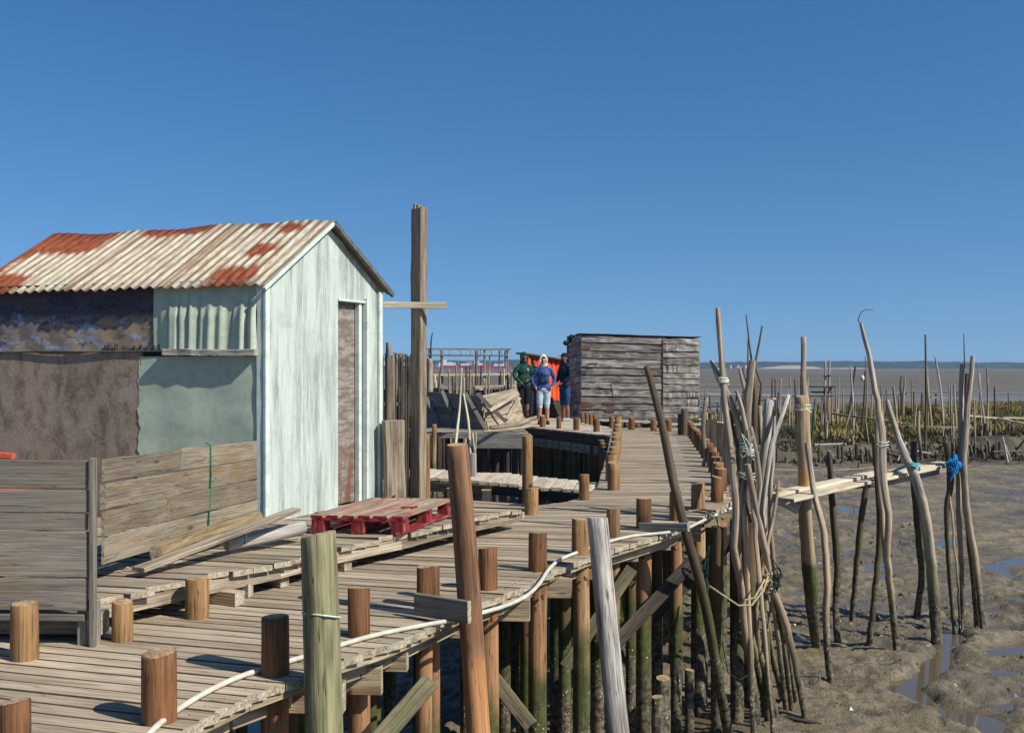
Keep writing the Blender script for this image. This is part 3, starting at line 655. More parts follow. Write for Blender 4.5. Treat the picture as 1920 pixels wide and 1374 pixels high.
c = t.mix(t.math('MULTIPLY', t.ramp(t.math('ADD', gs[1], t.math('MULTIPLY', n1, .25)), .40, .46), .85), c, t.mix(t.ramp(n3, .4, .6), srgb(40, 46, 68), srgb(72, 66, 74)))  # eave shadow painted into the colour as a darker top band
M['navy'] = t.done(c, t.bump(t.math('ADD', n1, t.math('MULTIPLY', n3, .5)), .5, .006), .85)
t = NT('rusty door'); gc = t.attr('gc', 1); n1 = t.noise(t.vmap(gc, (9, 2.5, 9)), 1, 6, .7); n2 = t.noise(t.vmap(gc, (5, 16, 1)), 1, 5, .7, .3); gs = t.sep(gc)
c = t.mix(t.ramp(n2, .4, .62), srgb(108, 98, 88), srgb(148, 138, 126)); c = t.mix(t.math('MULTIPLY', t.ramp(n1, .42, .6), t.ramp(gs[1], 1.1, .3)), c, srgb(104, 72, 56))
M['door'] = t.done(c, t.bump(n2, .4, .01), .8)
# corrugated roof material: gc = (metres along ridge, metres down slope)
t = NT('rusty corrugated iron'); gc = t.attr('gc', 1); gs = t.sep(gc)
n1 = t.noise(t.vmap(gc, (14, 3, 1)), 1, 6, .75, .4); n2 = t.noise(t.vmap(gc, (45, 6, 1)), 1, 4, .7)
def patch(u0, u1, v0, v1, e=.07):
    e = .13
    a = t.math('MULTIPLY', t.ramp(gs[0], u0-e, u0+e), t.ramp(gs[0], u1-e, u1+e, 1, 0)); b = t.math('MULTIPLY', t.ramp(gs[1], v0-e, v0+e), t.ramp(gs[1], v1-e, v1+e, 1, 0)); return t.math('MULTIPLY', a, b)
pm = patch(.15, .42, .05, .24, .05)
for q in ((.17, .52, .42, .64, .05), (.12, .55, .82, 1.3, .05), (1.15, 1.9, -.2, .16, .07), (2.2, 3.3, -.2, .42, .1), (.55, .7, -.1, .12, .04), (2.5, 2.9, .8, 1.3, .09), (2.9, 3.3, -.2, 1.0, .1)): pm = t.math('MAXIMUM', pm, patch(*q))
rf = t.ramp(t.math('ADD', t.math('MULTIPLY', pm, .62), t.math('MULTIPLY', n1, .95)), .66, .92)
seam = t.math('MULTIPLY', t.ramp(t.math('ABSOLUTE', t.math('SUBTRACT', t.math('MODULO', t.math('ADD', gs[0], .02), .98), .93)), 0, .03, 1, 0), .75)
c = t.mix(t.ramp(n2, .35, .65), srgb(160, 152, 132), srgb(204, 194, 170))
vl = t.attr('rnd', 2)
c = t.mix(t.math('MULTIPLY', t.ramp(t.noise(t.vmap(gc, (16, 2, 1), (4, 4, 4)), 1, 5, .75), .52, .68), .75), c, srgb(146, 84, 48))
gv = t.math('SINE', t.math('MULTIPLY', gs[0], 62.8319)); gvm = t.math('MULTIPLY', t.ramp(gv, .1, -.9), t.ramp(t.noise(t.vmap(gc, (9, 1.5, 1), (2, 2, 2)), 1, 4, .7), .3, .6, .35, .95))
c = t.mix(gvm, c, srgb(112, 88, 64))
c = t.mix(seam, c, srgb(116, 82, 54))
c = t.mix(rf, c, t.mix(t.ramp(n2, .3, .7), srgb(92, 44, 28), srgb(150, 82, 48)))
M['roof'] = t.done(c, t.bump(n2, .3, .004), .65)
M['roofedge'] = plain('dark roof edge', srgb(92, 94, 88), .7, .3, .3, 12)
# gable wall with door opening, built as board strips
DT0, DT1, DZ = .595, .835, 2.10
def gable_z(t_): return (ZE0+(ZR-ZE0)*t_/.504) if t_ < .504 else (ZR+(ZE1-ZR)*(t_-.504)/.496)
def gpanel(mb, t0, t1, z0a, z0b, z1a, z1b, o, th):
    a, b, c_, d_ = gp(t0, z0a, o), gp(t1, z0b, o), gp(t1, z1b, o), gp(t0, z1a, o); k = -gn*th
    V = [a, b, c_, d_, a+k, b+k, c_+k, d_+k]; gcs = [(t0*GW, z0a, 0), (t1*GW, z0b, 0), (t1*GW, z1b, 0), (t0*GW, z1a, 0)]*2
    mb.add(V, gcs, [(0, 1, 2, 3), (5, 4, 7, 6), (0, 3, 7, 4), (1, 5, 6, 2), (3, 2, 6, 7), (0, 4, 5, 1)], .5)
m = MB(); cuts = [0, .30, .504, DT0]
for t0, t1 in zip(cuts[:-1], cuts[1:]): gpanel(m, t0, t1-.0015, PZ, PZ, gable_z(t0)-.02, gable_z(t1)-.02, 0, .04)
gpanel(m, DT0, DT1, DZ, DZ, gable_z(DT0)-.02, gable_z(DT1)-.02, .0, .04); gpanel(m, DT1+.002, 1, PZ, PZ, gable_z(DT1)-.02, gable_z(1)-.02, .001, .04)
m.build('gable_wall', [M['gable']], shed)
m = MB(); gpanel(m, DT0-.02, DT1-.035, PZ+.02, PZ+.02, DZ+.02, DZ+.02, -.06, .03); dr = m.build('door', [M['door']], shed)
m = MB(); m.board(gp(DT1+.012, PZ, .012), gp(DT1+.012, DZ+.05, .012), .03, .05, up=gn); m.board(gp(DT1-.025, PZ, -.03), gp(DT1-.025, DZ, -.03), .05, .05, up=gn)
m.board(gp(DT0-.005, DZ+.012, .008), gp(DT1+.02, DZ+.012, .008), .02, .02, up=gn); m.build('door_frame', [M['trim']], shed)
m = MB(); m.board(gp(-.004, PZ, .02), gp(-.004, ZE0-.02, .02), .055, .03, up=gn, nseg=8); m.board(wp(.035, PZ, .015), wp(.035, ZE0-.03, .015), .06, .025, up=wn_, nseg=8, jit=.003); m.build('corner_trim', [M['trim']], shed)
m = MB(); m.board(gp(.985, PZ, .018), gp(.985, ZE1-.04, .018), .06, .03, up=gn, nseg=8); m.build('corner_trim', [M['trim']], shed)
# long wall
def wpanel(name, mat, s0, s1, z0, z1, o, th=.02, disp=None, nu=1, nv=1, back=True):
    mb = MB(); mb.quad(wp(s1, z0, o), wp(s0, z0, o), wp(s0, z1, o), wp(s1, z1, o), nu, nv, disp, s1-s0, z1-z0, (s0, 0, 0))
    if back:
        a, b, c_, d_ = wp(s1, z0, o-.001), wp(s0, z0, o-.001), wp(s0, z1, o-.001), wp(s1, z1, o-.001); k = -wn_*th
        mb.add([a, b, c_, d_, a+k, b+k, c_+k, d_+k], [(s1, 0, 0), (s0, 0, 0), (s0, z1-z0, 0), (s1, z1-z0, 0)]*2, [(5, 4, 7, 6), (0, 3, 7, 4), (1, 5, 6, 2), (3, 2, 6, 7), (0, 4, 5, 1)], .5)
    return mb.build(name, [M[mat]], shed)
wpanel('wall_board', 'darkwood', .02, LEN-.05, PZ, ZE0-.03, -.02)
def rough_(u, v): return wn_*(.003*math.sin(u*37+v*9)+.002*math.sin(v*41+u*13))
wpanel('brown_panel', 'brownply', 1.19, LEN-.05, PZ, 1.625, .004, disp=lambda u, v: wn_*.006*math.sin(u*9), nu=40, nv=12)
wpanel('painted_panel', 'sheet', .06, 1.215, PZ, 1.585, .013, disp=lambda u, v: wn_*(.003*math.sin(u*12+v*5)+.002*math.sin(v*23))+wdir*(.012*math.sin(v*31)+.01*math.sin(v*77))*(1-u if u < .02 else 0), nu=60, nv=40)
wpanel('flaking_panel', 'navy', 1.02, LEN-.05, 1.635, ZE0+.02, .008, disp=rough_, nu=60, nv=16)
# draped sheet with pleats
def pleat(u, v):
    x_ = (1-u)*1.0; a = max(0, min(1, (0.86-v)/.35))
    q = abs(math.sin(x_*20+1.7*math.sin(x_*9)+.35*v))**.6*.045+.008*math.sin(x_*61+v)
    fade = 1 if x_ < .83 else max(0, 1-(x_-.83)/.12)
    return wn_*(q*a*fade+.004*math.sin(v*5+x_*5))
wpanel('draped_sheet', 'sheet', .06, 1.06, 1.64, ZE0+.02, .02, disp=pleat, nu=220, nv=24, back=False)
m = MB(); m.board(wp(.05, 1.615, .045), wp(.93, 1.62, .045), .09, .055, up=(0, 0, 1), nseg=12, jit=.004); m.build('sill', 'greypost', shed)
m = MB()
for i in range(15):
    s_ = .98+i*.04+random.uniform(-.015, .015); l_ = random.uniform(.01, .06); m.board(wp(s_, 1.64, .02), wp(s_, 1.64+l_, .02), random.uniform(.008, .02), .01, up=wn_)
m.board(wp(.95, 1.63, .02), wp(LEN-.1, 1.628, .02), .012, .02, up=wn_); m.build('batten', 'darkwood', shed)
# hidden walls
m = MB(); m.board(gp(0, PZ, 0)+wdir*LEN+Vector((0, 0, 1)), gp(1, PZ, 0)+wdir*LEN+Vector((0, 0, 1)), .03, 2.0); m.board(C1+wdir*.03+Vector((0, 0, 1.02)), C1+wdir*LEN+Vector((0, 0, 1.02)), .03, 2.02); m.build('back_wall', 'darkwood', shed)
# roof sheets
rid = C0+gd*.504; rid.z = ZR+.03
def sheetroof(ea_t, ea_z, name, th=.006):
    """one slope: from ridge to eave"""
    mb = MB(); L = LEN+.08; nu = 430; nv = 6; V = []; Gc = []; F = []; sl_ = 0
    top = lambda s: rid+wdir*s+Vector((0, 0, .012*math.sin(s*2.1)-.004*s+.01*math.sin(s*7)))
    for j in range(nv+1):
        v = j/nv; base0 = C0+gd*(.504+(ea_t-.504)*v); z = ZR+.03+(ea_z-ZR-.03)*v
        for i in range(nu+1):
            s_ = -.06+L*i/nu; p = base0+wdir*s_; p.z = z+.012*math.sin(s_*2.1)*(1-v)+.01*math.sin(s_*7)*(1-v*.5)-.004*s_
            nrm_ = Vector((0, 0, 1)) if True else 0
            p = p+nrm_*.0125*(.25+.75*min(1, v*5))*math.sin(s_*2*math.pi/.1)+Vector((0, 0, -.010*math.floor((s_+.04)/.98)*0))
            p = p+(gdir*(.015 if (int((s_+.05)/.98) % 2) else 0)*v)*(1 if ea_t > .5 else -1)
            V.append(p); Gc.append((s_, v*1.12, 0))
    for j in range(nv):
        for i in range(nu):
            q = j*(nu+1)+i; F.append((q, q+1, q+nu+2, q+nu+1))
    n0 = len(V); V2 = [v-Vector((0, 0, th)) for v in V]; F2 = [tuple(n0+k for k in reversed(f)) for f in F]
    rim = []
    for i in range(nu): q = nv*(nu+1)+i; rim.append((q, q+1, n0+q+1, n0+q)); rim.append((i+1, i, n0+i, n0+i+1))
    for j in range(nv): q = j*(nu+1); rim.append((q, q+nu+1, n0+q+nu+1, n0+q)); q += nu; rim.append((q+nu+1, q, n0+q, n0+q+nu+1))
    mb.add(V+V2, Gc+Gc, F+F2+rim, .5, 0, True); return mb.build(name, [M['roof']], shed)
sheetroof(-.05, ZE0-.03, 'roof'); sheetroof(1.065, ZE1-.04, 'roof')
m = MB(); m.board(rid+gn*.075+Vector((0, 0, -.03)), C0+gd*1.065+gn*.075+Vector((0, 0, ZE1-PZ-.065)), .035, .05, nseg=5, jit=.002); m.build('roof_edge', [M['roofedge']], shed)
m = MB(); m.board(rid+gn*.06+Vector((0, 0, -.035)), C0+gd*-.05+gn*.06+Vector((0, 0, ZE0-PZ-.07)), .03, .03, nseg=5); m.build('roof_edge', [M['trim']], shed)

# ------------------------------------------------------------------ fence
FL = Vector((-2.25, 5.73, 0)); FR = Vector((-2.07, 8.62, 0))
fn = thing('board_fence', 'grey board fence with two angled panels in front of the pale green shed', 'fence', FL)
FQ = Vector((-2.455, 6.4, 0)); fd = (FR-FQ).normalized()
m = MB(); rows = [(.99, .155), (.835, .13), (.70, .12), (.575, .235), (.335, .215)]
zt = 1.0
for (h_, mm) in ((.16, 0), (.125, 1), (.095, 0), (.25, 1), (.18, 0)):
    zc = zt-h_/2; m.board((-2.275, 5.72, zc), (-4.6, 5.74, zc+.012), .022, h_-.006, nseg=10, jit=.0025, ch=.004); zt -= h_
m.board((-2.29, 5.73, zt-.035), (-4.6, 5.80, zt-.03), .05, .035); m.build('left_panel', 'fencedark', fn)
m = MB(); zt = .95
for k, h_ in enumerate((.15, .16, .165, .165)):
    zc = zt-h_/2; cut = (.42, 1, .34, 1)[k]; dr_ = -.10
    a = FQ+Vector((.0, 0, zc)); b = FR+Vector((0, 0, zc-.05))
    if cut < 1:
        c_ = a.lerp(b, cut); m.board(a, c_-fd*.003+Vector((0, 0, .0)), .022, h_-.012, nseg=4, jit=.003); m.board(c_+Vector((.012, 0, .008)), b, .022, h_-.004, nseg=6, jit=.003)
    else: m.board(a, b, .022, h_-.006, nseg=9, jit=.004)
    zt -= h_
m.build('right_panel', 'fence', fn)
m = MB(); m.board((-2.245, 5.715, -.0), (-2.245, 5.715, 1.01), .03, .045, up=(0, 1, 0), nseg=5, jit=.001); m.board((-2.285, 5.76, 0), (-2.285, 5.76, .24), .11, .05, up=(0, 1, 0)); m.build('post', 'fencedark', fn)
m = MB(); m.board(FR+Vector((-.03, -.02, .2)), FR+Vector((-.03, -.02, .86)), .04, .04, up=(0, 1, 0)); m.build('post', 'fencedark', fn)
m = MB(); q = FQ.lerp(FR, .62)+Vector((.014, 0, 0)); m.log([q+Vector((-.03, 0, .945)), q+Vector((.005, 0, .925)), q+Vector((.008, 0, .7)), q+Vector((0, -.04, .33))], .006, n=6, amp=0); m.build('green_rope', [M['ropegreen']], label='thin green rope hanging down over the boards of the fence', cat='rope')
m = MB(); m.board((-2.25, 5.9, .09), (-4.5, 6.0, .09), .11, .12, nseg=4); m.build('squared_timber', 'fencedark', label='squared grey timber lying in the shade under the left fence panel', cat='timber')
m = MB()
for (a, b) in (((-2.62, 6.2, .74), (-3.4, 6.3, .78)), ((-2.75, 6.1, .70), (-3.2, 6.5, .70))): m.board(a, b, .35, .02, nseg=6, jit=.02)
m.board((-2.95, 6.0, 1.01), (-3.3, 6.0, 1.06), .2, .015); m.board((-2.78, 5.95, 1.0), (-3.1, 5.95, 1.03), .05, .03); m.build('orange_sheeting', [M['orangetarp']], label='orange plastic sheeting peeping out behind the left fence panel', cat='sheeting')

# logs and plank on the platform
m = MB(); m.log([W(292, 1037, 6.75), W(380, 1004, 7.35), W(484, 968, 8.0)], [.05, .048, .045], n=14, amp=.09); m.build('log', 'bark', label='barky log lying against the fence, with a cut round end', cat='log')
m = MB(); m.log([W(424, 1020, 7.35), W(500, 1003, 7.6), W(568, 988, 7.9)], [.048, .052, .050], n=14, amp=.06); m.build('log', 'beamgrey', label='smooth log tied with green rope near the shed corner', cat='log')
m = MB(); m.board(W(259, 1068, 6.55), W(556, 955, 7.7), .11, .028, nseg=8, jit=.003, wend=.09); m.build('plank', 'deckold', label='long grey plank leaning across the two logs', cat='plank')
m = MB(); m.log([W(415, 1000, 7.35), W(440, 992, 7.3), W(462, 1005, 7.25), W(458, 1020, 7.3)], .006, n=6, amp=0); m.build('green_rope', [M['ropegreen']], label='green rope looped round the log and plank', cat='rope')
# small clutter on the platform
for i, (px, py) in enumerate([(220, 1068), (250, 1058), (205, 1075), (300, 1060), (540, 1012), (520, 1008)]):
    q = G(px, py, PZ); m = MB(); m.board(q+Vector((0, 0, .008)), q+Vector((random.uniform(.04, .12), .03, .012)), .03, .008); m.build('wood_chip', 'beam', label='small splinter of wood on the raised platform below the fence', cat='splinter', group='wood splinters on the raised platform')

# ------------------------------------------------------------------ red pallet
t = NT('worn red paint'); gc = t.attr('gc', 1); n1 = t.noise(t.vmap(gc, (20, 20, 3)), 1, 6, .7)
M['red'] = t.done(t.mix(t.ramp(n1, .5, .64), srgb(122, 34, 40), srgb(146, 100, 90)), t.bump(n1, .4, .004), .7)
M['palletop'] = wood('worn pallet boards', srgb(118, 98, 80), srgb(186, 164, 140), stain=srgb(146, 66, 62), stain_amt=.8, var=.2)
PO = G(668, 1001, PZ)
fl = G(578, 1000, PZ+.005); fr = G(757, 1003, PZ+.005); ex = (fr-fl).normalized(); PWd = .74
bk_ = G(843, 969, PZ+.005); ey = (bk_-fr); ey.z = 0; PL = 1.15; ey.normalize()
pal = thing('pallet', 'worn wooden pallet with red painted blocks on the raised platform before the shed door', 'pallet', fr)
def PP(u, v, z): return fr-ex*(PWd*(1-u))+ey*(PL*v)+Vector((0, 0, z))
for u in (.075, .5, .925):
    m = MB(); m.board(PP(u, 0, .011), PP(u, 1, .011), .10, .022); m.build('bottom_board', [M['red']], pal)
    for v in (.06, .5, .94):
        m = MB(); q = PP(u, v, 0); m.board(q+Vector((0, 0, .022)), q+Vector((0, 0, .10)), .10, .13, up=ey, nseg=1); m.build('block', [M['red']], pal)
for v in (.055, .5, .945):
    m = MB(); m.board(PP(0, v, .111), PP(1, v, .111), .12, .022); m.build('cross_board', [M['red']], pal)
for i, u in enumerate((.07, .24, .41, .58, .75, .93)):
    m = MB()
    if i == 4: m.board(PP(u, 0, .133), PP(u, .38, .133), .115, .022, skew=(0, .8)); m.board(PP(u, .52, .133), PP(u, 1, .133), .115, .022, skew=(.8, 0))
    else: m.board(PP(u, 0, .133), PP(u, 1, .133), .10 if i != 5 else .09, .022, nseg=4, jit=.001)
    m.build('top_board', [M['palletop'], M['red']], pal)
M2 = MB(); q = PP(0.5, 1.12, .02)
for (px, w_) in ((722, 10), (738, 8)):
    a = G(px, 939, PZ); M2.log([a, a+Vector((.01, 0, .06))], [.03, .008], n=6, amp=.2)
M2.build('mooring_cleat', [M['metal']], label='rusty brown metal cleat with two points at the foot of the grey post', cat='cleat')

# ------------------------------------------------------------------ tall posts
def post(name, label, cat, pts, wpx, mat, n=16, amp=.04, group=None, wob=0, seg=.12, ext=None):
    """pts: (px,py,d)"""
    P = [W(*q) for q in pts]; rr = [w/(FPX/q[2])/2 for w, q in zip(wpx, pts)]
    if ext is not None:
        a, b = P[-2], P[-1]; dd = (b-a); k = (ext-b.z)/dd.z if abs(dd.z) > .01 else 0
        if k > 0: P.append(b+dd*k if k < 6 else Vector((b.x, b.y, ext))); rr.append(rr[-1])
    m = MB(); m.log(P[::-1], rr[::-1], n=n, amp=amp, seg=seg, wob=wob); return m.build(name, mat, label=label, cat=cat, group=group)
post('round_post', 'thick greenish post with a cord around it in the foreground', 'post', [(597, 1000, 5.05), (602, 1150, 5.05), (608, 1374, 5.05)], [66, 69, 72], 'greenpost', n=28, ext=MUD-.3, amp=.02)
post('round_post', 'tall leaning brown post with a grey board nailed to it', 'post', [(857, 833, 6.3), (878, 1090, 6.3), (897, 1374, 6.2)], [42, 45, 44], 'brownpost', n=24, ext=MUD-.3)
post('round_post', 'leaning silver grey split post before the deck edge', 'post', [(1120, 970, 7.95), (1136, 1150, 7.85), (1160, 1374, 7.7)], [38, 40, 42], 'greypost', n=22, ext=MUD-.3)
post('leaning_pole', 'thin dark leaning pole crossing in front of the straight walkway', 'pole', [(1212, 686, 9.6), (1240, 790, 9.6), (1262, 900, 9.6), (1287, 1000, 9.6), (1322, 1130, 9.8), (1345, 1260, 10.0), (1366, 1376, 10.3)], [10, 15, 17, 18, 19, 19, 19], 'stickdark', n=14)
m = MB(); m.log([W(566+72*(.5-.5*math.cos(a*.628)), 1153-4*math.cos(a*.628)-0, 5.05-.094*math.sin(a*.628)) for a in range(11)], .0045, n=6, amp=0); m.build('cord', [M['ropewhite']], label='pale cord tied round the thick greenish post', cat='cord')
m = MB(); a = W(780, 1132, 6.36); b = W(880, 1147, 6.12); m.board(a, b, .035, .13, nseg=5, jit=.001); m.build('nailed_board', 'fencedark', label='short grey board nailed across the leaning brown post', cat='board')
m = MB(); a = W(1200, 987, 9.75); b = W(1291, 988, 9.45); m.board(a, b, .04, .075, nseg=4); m.build('nailed_board', 'beamgrey', label='short grey board fixed to the thin dark leaning pole at the deck edge', cat='board')
# mast with crossbar
ms = thing('mast', 'tall squared timber mast with a thin crossbar beside the shed', 'mast', (W(786, 930, 10.6).x, 10.6, 0))
m = MB(); up_ = Vector((-.66, -.75, 0)); m.board(W(784, 1000, 10.6), W(786, 392, 10.6), .145, .095, up=up_, nseg=16, jit=.0015, ch=.008)
for k, (dx, h_) in enumerate(((-.03, .05), (.0, .03), (.035, .0))): m.board(W(786, 395, 10.6)+Vector((dx, 0, -.05)), W(786, 388-h_*100, 10.6)+Vector((dx, 0, 0)), .03, .06, up=up_)
m.build('pole', 'mast', ms)
m = MB(); m.board(W(708, 571, 10.52), W(837, 573, 10.48), .03, .062, nseg=5, jit=.002); m.build('crossbar', 'plankpale', ms)
m = MB(); m.log([W(772, 478, 10.5), W(770, 520, 10.5), W(773, 571, 10.5)], .004, n=5, amp=0); m.build('wire', [M['ropedark']], ms)
post('round_post', 'slim orange brown post directly behind the squared mast', 'post', [(799, 815, 11.1), (800, 945, 11.1)], [14, 14], 'bollardlight', ext=MUD-.3)
m = MB(); m.board(W(741, 960, 10.4), W(737, 788, 10.4), .20, .12, up=(.3, -1, 0), nseg=6, jit=.003, ch=.02); m.build('squared_post', 'mast', label='thick grey split squared post between the shed and the mast', cat='post')
m = MB(); m.board(W(733, 800, 12.6), W(733, 672, 12.6), .09, .06, up=(0, 1, 0), nseg=4); m.log([W(728, 800, 12.7), W(728, 642, 12.7)], .03, n=10); m.build('squared_post', 'mast', label='narrow grey post rising behind the thick squared post beside the shed', cat='post')
rfn = thing('reed_fence', 'dark ragged fence of upright sticks just behind the right wall of the shed', 'fence', (-1.9, 13.4, -.2))
m = MB()
for i in range(46):
    xx = -2.6+i*.027*1.1; z1 = 1.5+(687-random.uniform(660, 672))*13.4/FPX; m.log([(xx, 13.4+.1*i/46+random.uniform(-.02, .02), -.6), (xx+random.uniform(-.03, .03), 13.4+.1*i/46, z1)], random.uniform(.012, .02), n=5)
m.build('stick_panel', 'darkwood', rfn)

# ------------------------------------------------------------------ stick clusters on the mud
STK = 'weathered sticks driven in the mud beside the deck corner'
sticks = [
 ([(1334, 676, 10.4), (1349, 711, 10.3), (1369, 749, 10.3), (1387, 805, 10.3), (1392, 860, 10.3), (1396, 960, 10.3), (1400, 1060, 10.3)], [8, 12, 14, 14, 14, 13, 12], 'stick', 'short pale branch tied to the tallest stick of the cluster'),
 ([(1346, 577, 10.3), (1350, 640, 10.3), (1356, 714, 10.3), (1361, 770, 10.3), (1369, 830, 10.3), (1376, 900, 10.2), (1380, 960, 10.2), (1376, 1024, 10.2), (1389, 1100, 10.3), (1397, 1180, 10.3), (1411, 1280, 10.4), (1423, 1371, 10.5)], [10, 12, 14, 15, 16, 16, 15, 15, 15, 15, 15, 15], 'stick', 'tallest pale stick of the cluster at the deck corner'),
 ([(1411, 676, 10.4), (1406, 720, 10.4), (1401, 770, 10.3), (1400, 850, 10.3), (1390, 950, 10.3), (1388, 1050, 10.4), (1408, 1180, 10.6), (1436, 1344, 11.0)], [14, 16, 18, 18, 16, 14, 14, 13], 'stick', 'thick forked pale stick in the middle of the cluster'),
 ([(1388, 690, 10.45), (1398, 735, 10.4), (1404, 790, 10.35)], [10, 12, 12], 'stick', 'stub of branch pointing left from the thick forked stick'),
 ([(1381, 732, 10.25), (1390, 765, 10.25), (1398, 800, 10.25), (1404, 860, 10.25), (1412, 950, 10.2)], [7, 9, 10, 10, 9], 'stick', 'short thin branch low in front of the cluster'),
 ([(1479, 740, 10.8), (1462, 790, 10.7), (1447, 835, 10.6), (1438, 890, 10.5), (1430, 960, 10.5), (1437, 1020, 10.6)], [8, 11, 13, 12, 11, 10], 'greystick', 'pale stick of the cluster leaning furthest to the right'),
 ([(1443, 750, 10.9), (1436, 822, 10.8), (1430, 910, 10.8), (1432, 1000, 10.8)], [19, 20, 18, 15], 'greystick', 'broad flat silver slab standing right of the cluster'),
 ([(1452, 780, 10.7), (1450, 850, 10.6), (1444, 930, 10.6), (1447, 1030, 10.7), (1462, 1150, 10.9)], [7, 10, 11, 10, 10], 'stick', 'slim grey stick right beside the silver slab'),
 ([(1415, 700, 10.6), (1416, 793, 10.5), (1413, 860, 10.5), (1419, 940, 10.5)], [8, 10, 11, 10], 'stickdark', 'dark short stick behind the thick forked stick'),
 ([(1401, 870, 10.15), (1418, 960, 10.2), (1436, 1036, 10.2), (1444, 1098, 10.4), (1462, 1135, 10.6), (1486, 1222, 10.8), (1508, 1342, 11.0)], [13, 14, 14, 14, 13, 13, 12], 'stick', 'long stick leaning to the lower right, ending furthest right of the cluster'),
 ([(1444, 1090, 10.5), (1472, 1204, 11.0), (1491, 1312, 11.5)], [10, 11, 10], 'stickdark', 'dark thin stick just left of the longest leaning stick'),
 ([(1396, 960, 10.3), (1403, 1132, 10.5), (1428, 1240, 10.8), (1454, 1342, 11.0)], [12, 13, 14, 13], 'stick', 'stick running down to the mud below the rope knot'),
 ([(1430, 1080, 10.7), (1446, 1214, 11.2), (1468, 1312, 11.5)], [11, 12, 12], 'stick', 'slim stick ending in the mud behind the longest leaning stick'),
 ([(1425, 960, 10.9), (1432, 1100, 11.2), (1450, 1230, 11.8), (1490, 1298, 11.9)], [8, 9, 9, 8], 'stickdark', 'bent dark stick behind the cluster foot'),
 ([(1399, 590, 10.6), (1405, 640, 10.55), (1411, 690, 10.5)], [2.2, 3, 4], 'stickdark', 'thin left twig rising from the fork into the sky'),
 ([(1429, 611, 10.5), (1424, 640, 10.5), (1418, 675, 10.45), (1412, 700, 10.4)], [3.4, 4, 4.5, 5], 'stickdark', 'thin right twig rising from the fork into the sky'),
 ([(1404, 622, 10.7), (1402, 670, 10.7), (1401, 735, 10.7), (1400, 800, 10.7)], [2.5, 3.5, 5, 5], 'stickdark', 'upright dark twig crossing the left twig'),
 ([(1325, 745, 16), (1318, 800, 16), (1322, 860, 16), (1316, 900, 16)], [7, 9, 9, 9], 'stick', 'crooked pale stake right of the old plank hut'),
]
for (pts, w, mt, lb) in sticks: post('driftwood_stick', lb, 'stick', pts, [v*.88 for v in w], mt, n=12, amp=.15, wob=.003, group=STK, ext=(MUD-.15 if pts[-1][1] > 850 else None))
# posts carrying deck corner
for (px, d_, w, lb) in ((1345, 10.4, 24, 'left'), (1382, 10.9, 26, 'middle'), (1405, 11.4, 22, 'right')):
    q = G(px, 687+EYE*FPX/d_); m = MB(); m.log([(q.x, d_, MUD-.3), (q.x, d_, -.06)], w*d_/FPX/2, n=14); m.build('round_pile', 'pile', label='mossy pile under the deck corner, %s of three behind the sticks' % lb, cat='pile', group='mossy piles under the deck corner')
# stage of the right-hand gangway
gw = thing('gangway', 'narrow gangway of two pale planks leading right over the mud on thin poles', 'gangway', (4, 13.4, 0))
m = MB()
A = W(1446, 928, 12.3); B = W(1500, 915, 12.9); C_ = W(1632, 893, 13.9); D_ = W(1768, 868, 14.9)
m.board(A, W(1645, 886, 14.1), .19, .04, nseg=6, jit=.003); m.board(A+Vector((.12, -.22, -.03)), W(1622, 903, 13.6), .19, .04, nseg=6, jit=.003)
m.board(W(1630, 893, 13.9), D_, .18, .04, nseg=5, jit=.003); m.board(W(1640, 901, 13.8), W(1765, 874, 14.7), .12, .04, nseg=5, jit=.003); m.build('plank', 'plankpale', gw)
m = MB(); m.board(W(1452, 928, 12.6), W(1498, 950, 12.7), .04, .17, nseg=3); m.build('bracket', 'beamgrey', gw); m = MB(); m.board(W(1640, 908, 13.7), W(1560, 912, 13.9), .05, .08, nseg=3); m.build('support_beam', 'beamgrey', gw); m = MB(); m.board(W(1660, 905, 14.2), W(1775, 880, 14.9), .04, .08, nseg=3); m.build('support_beam', 'beamgrey', gw)
m = MB(); m.board(W(1450, 912, 12.4), W(1510, 932, 12.8), .05, .04); m.build('cross_piece', 'beam', gw)
GP = 'poles of the gangway over the mud'
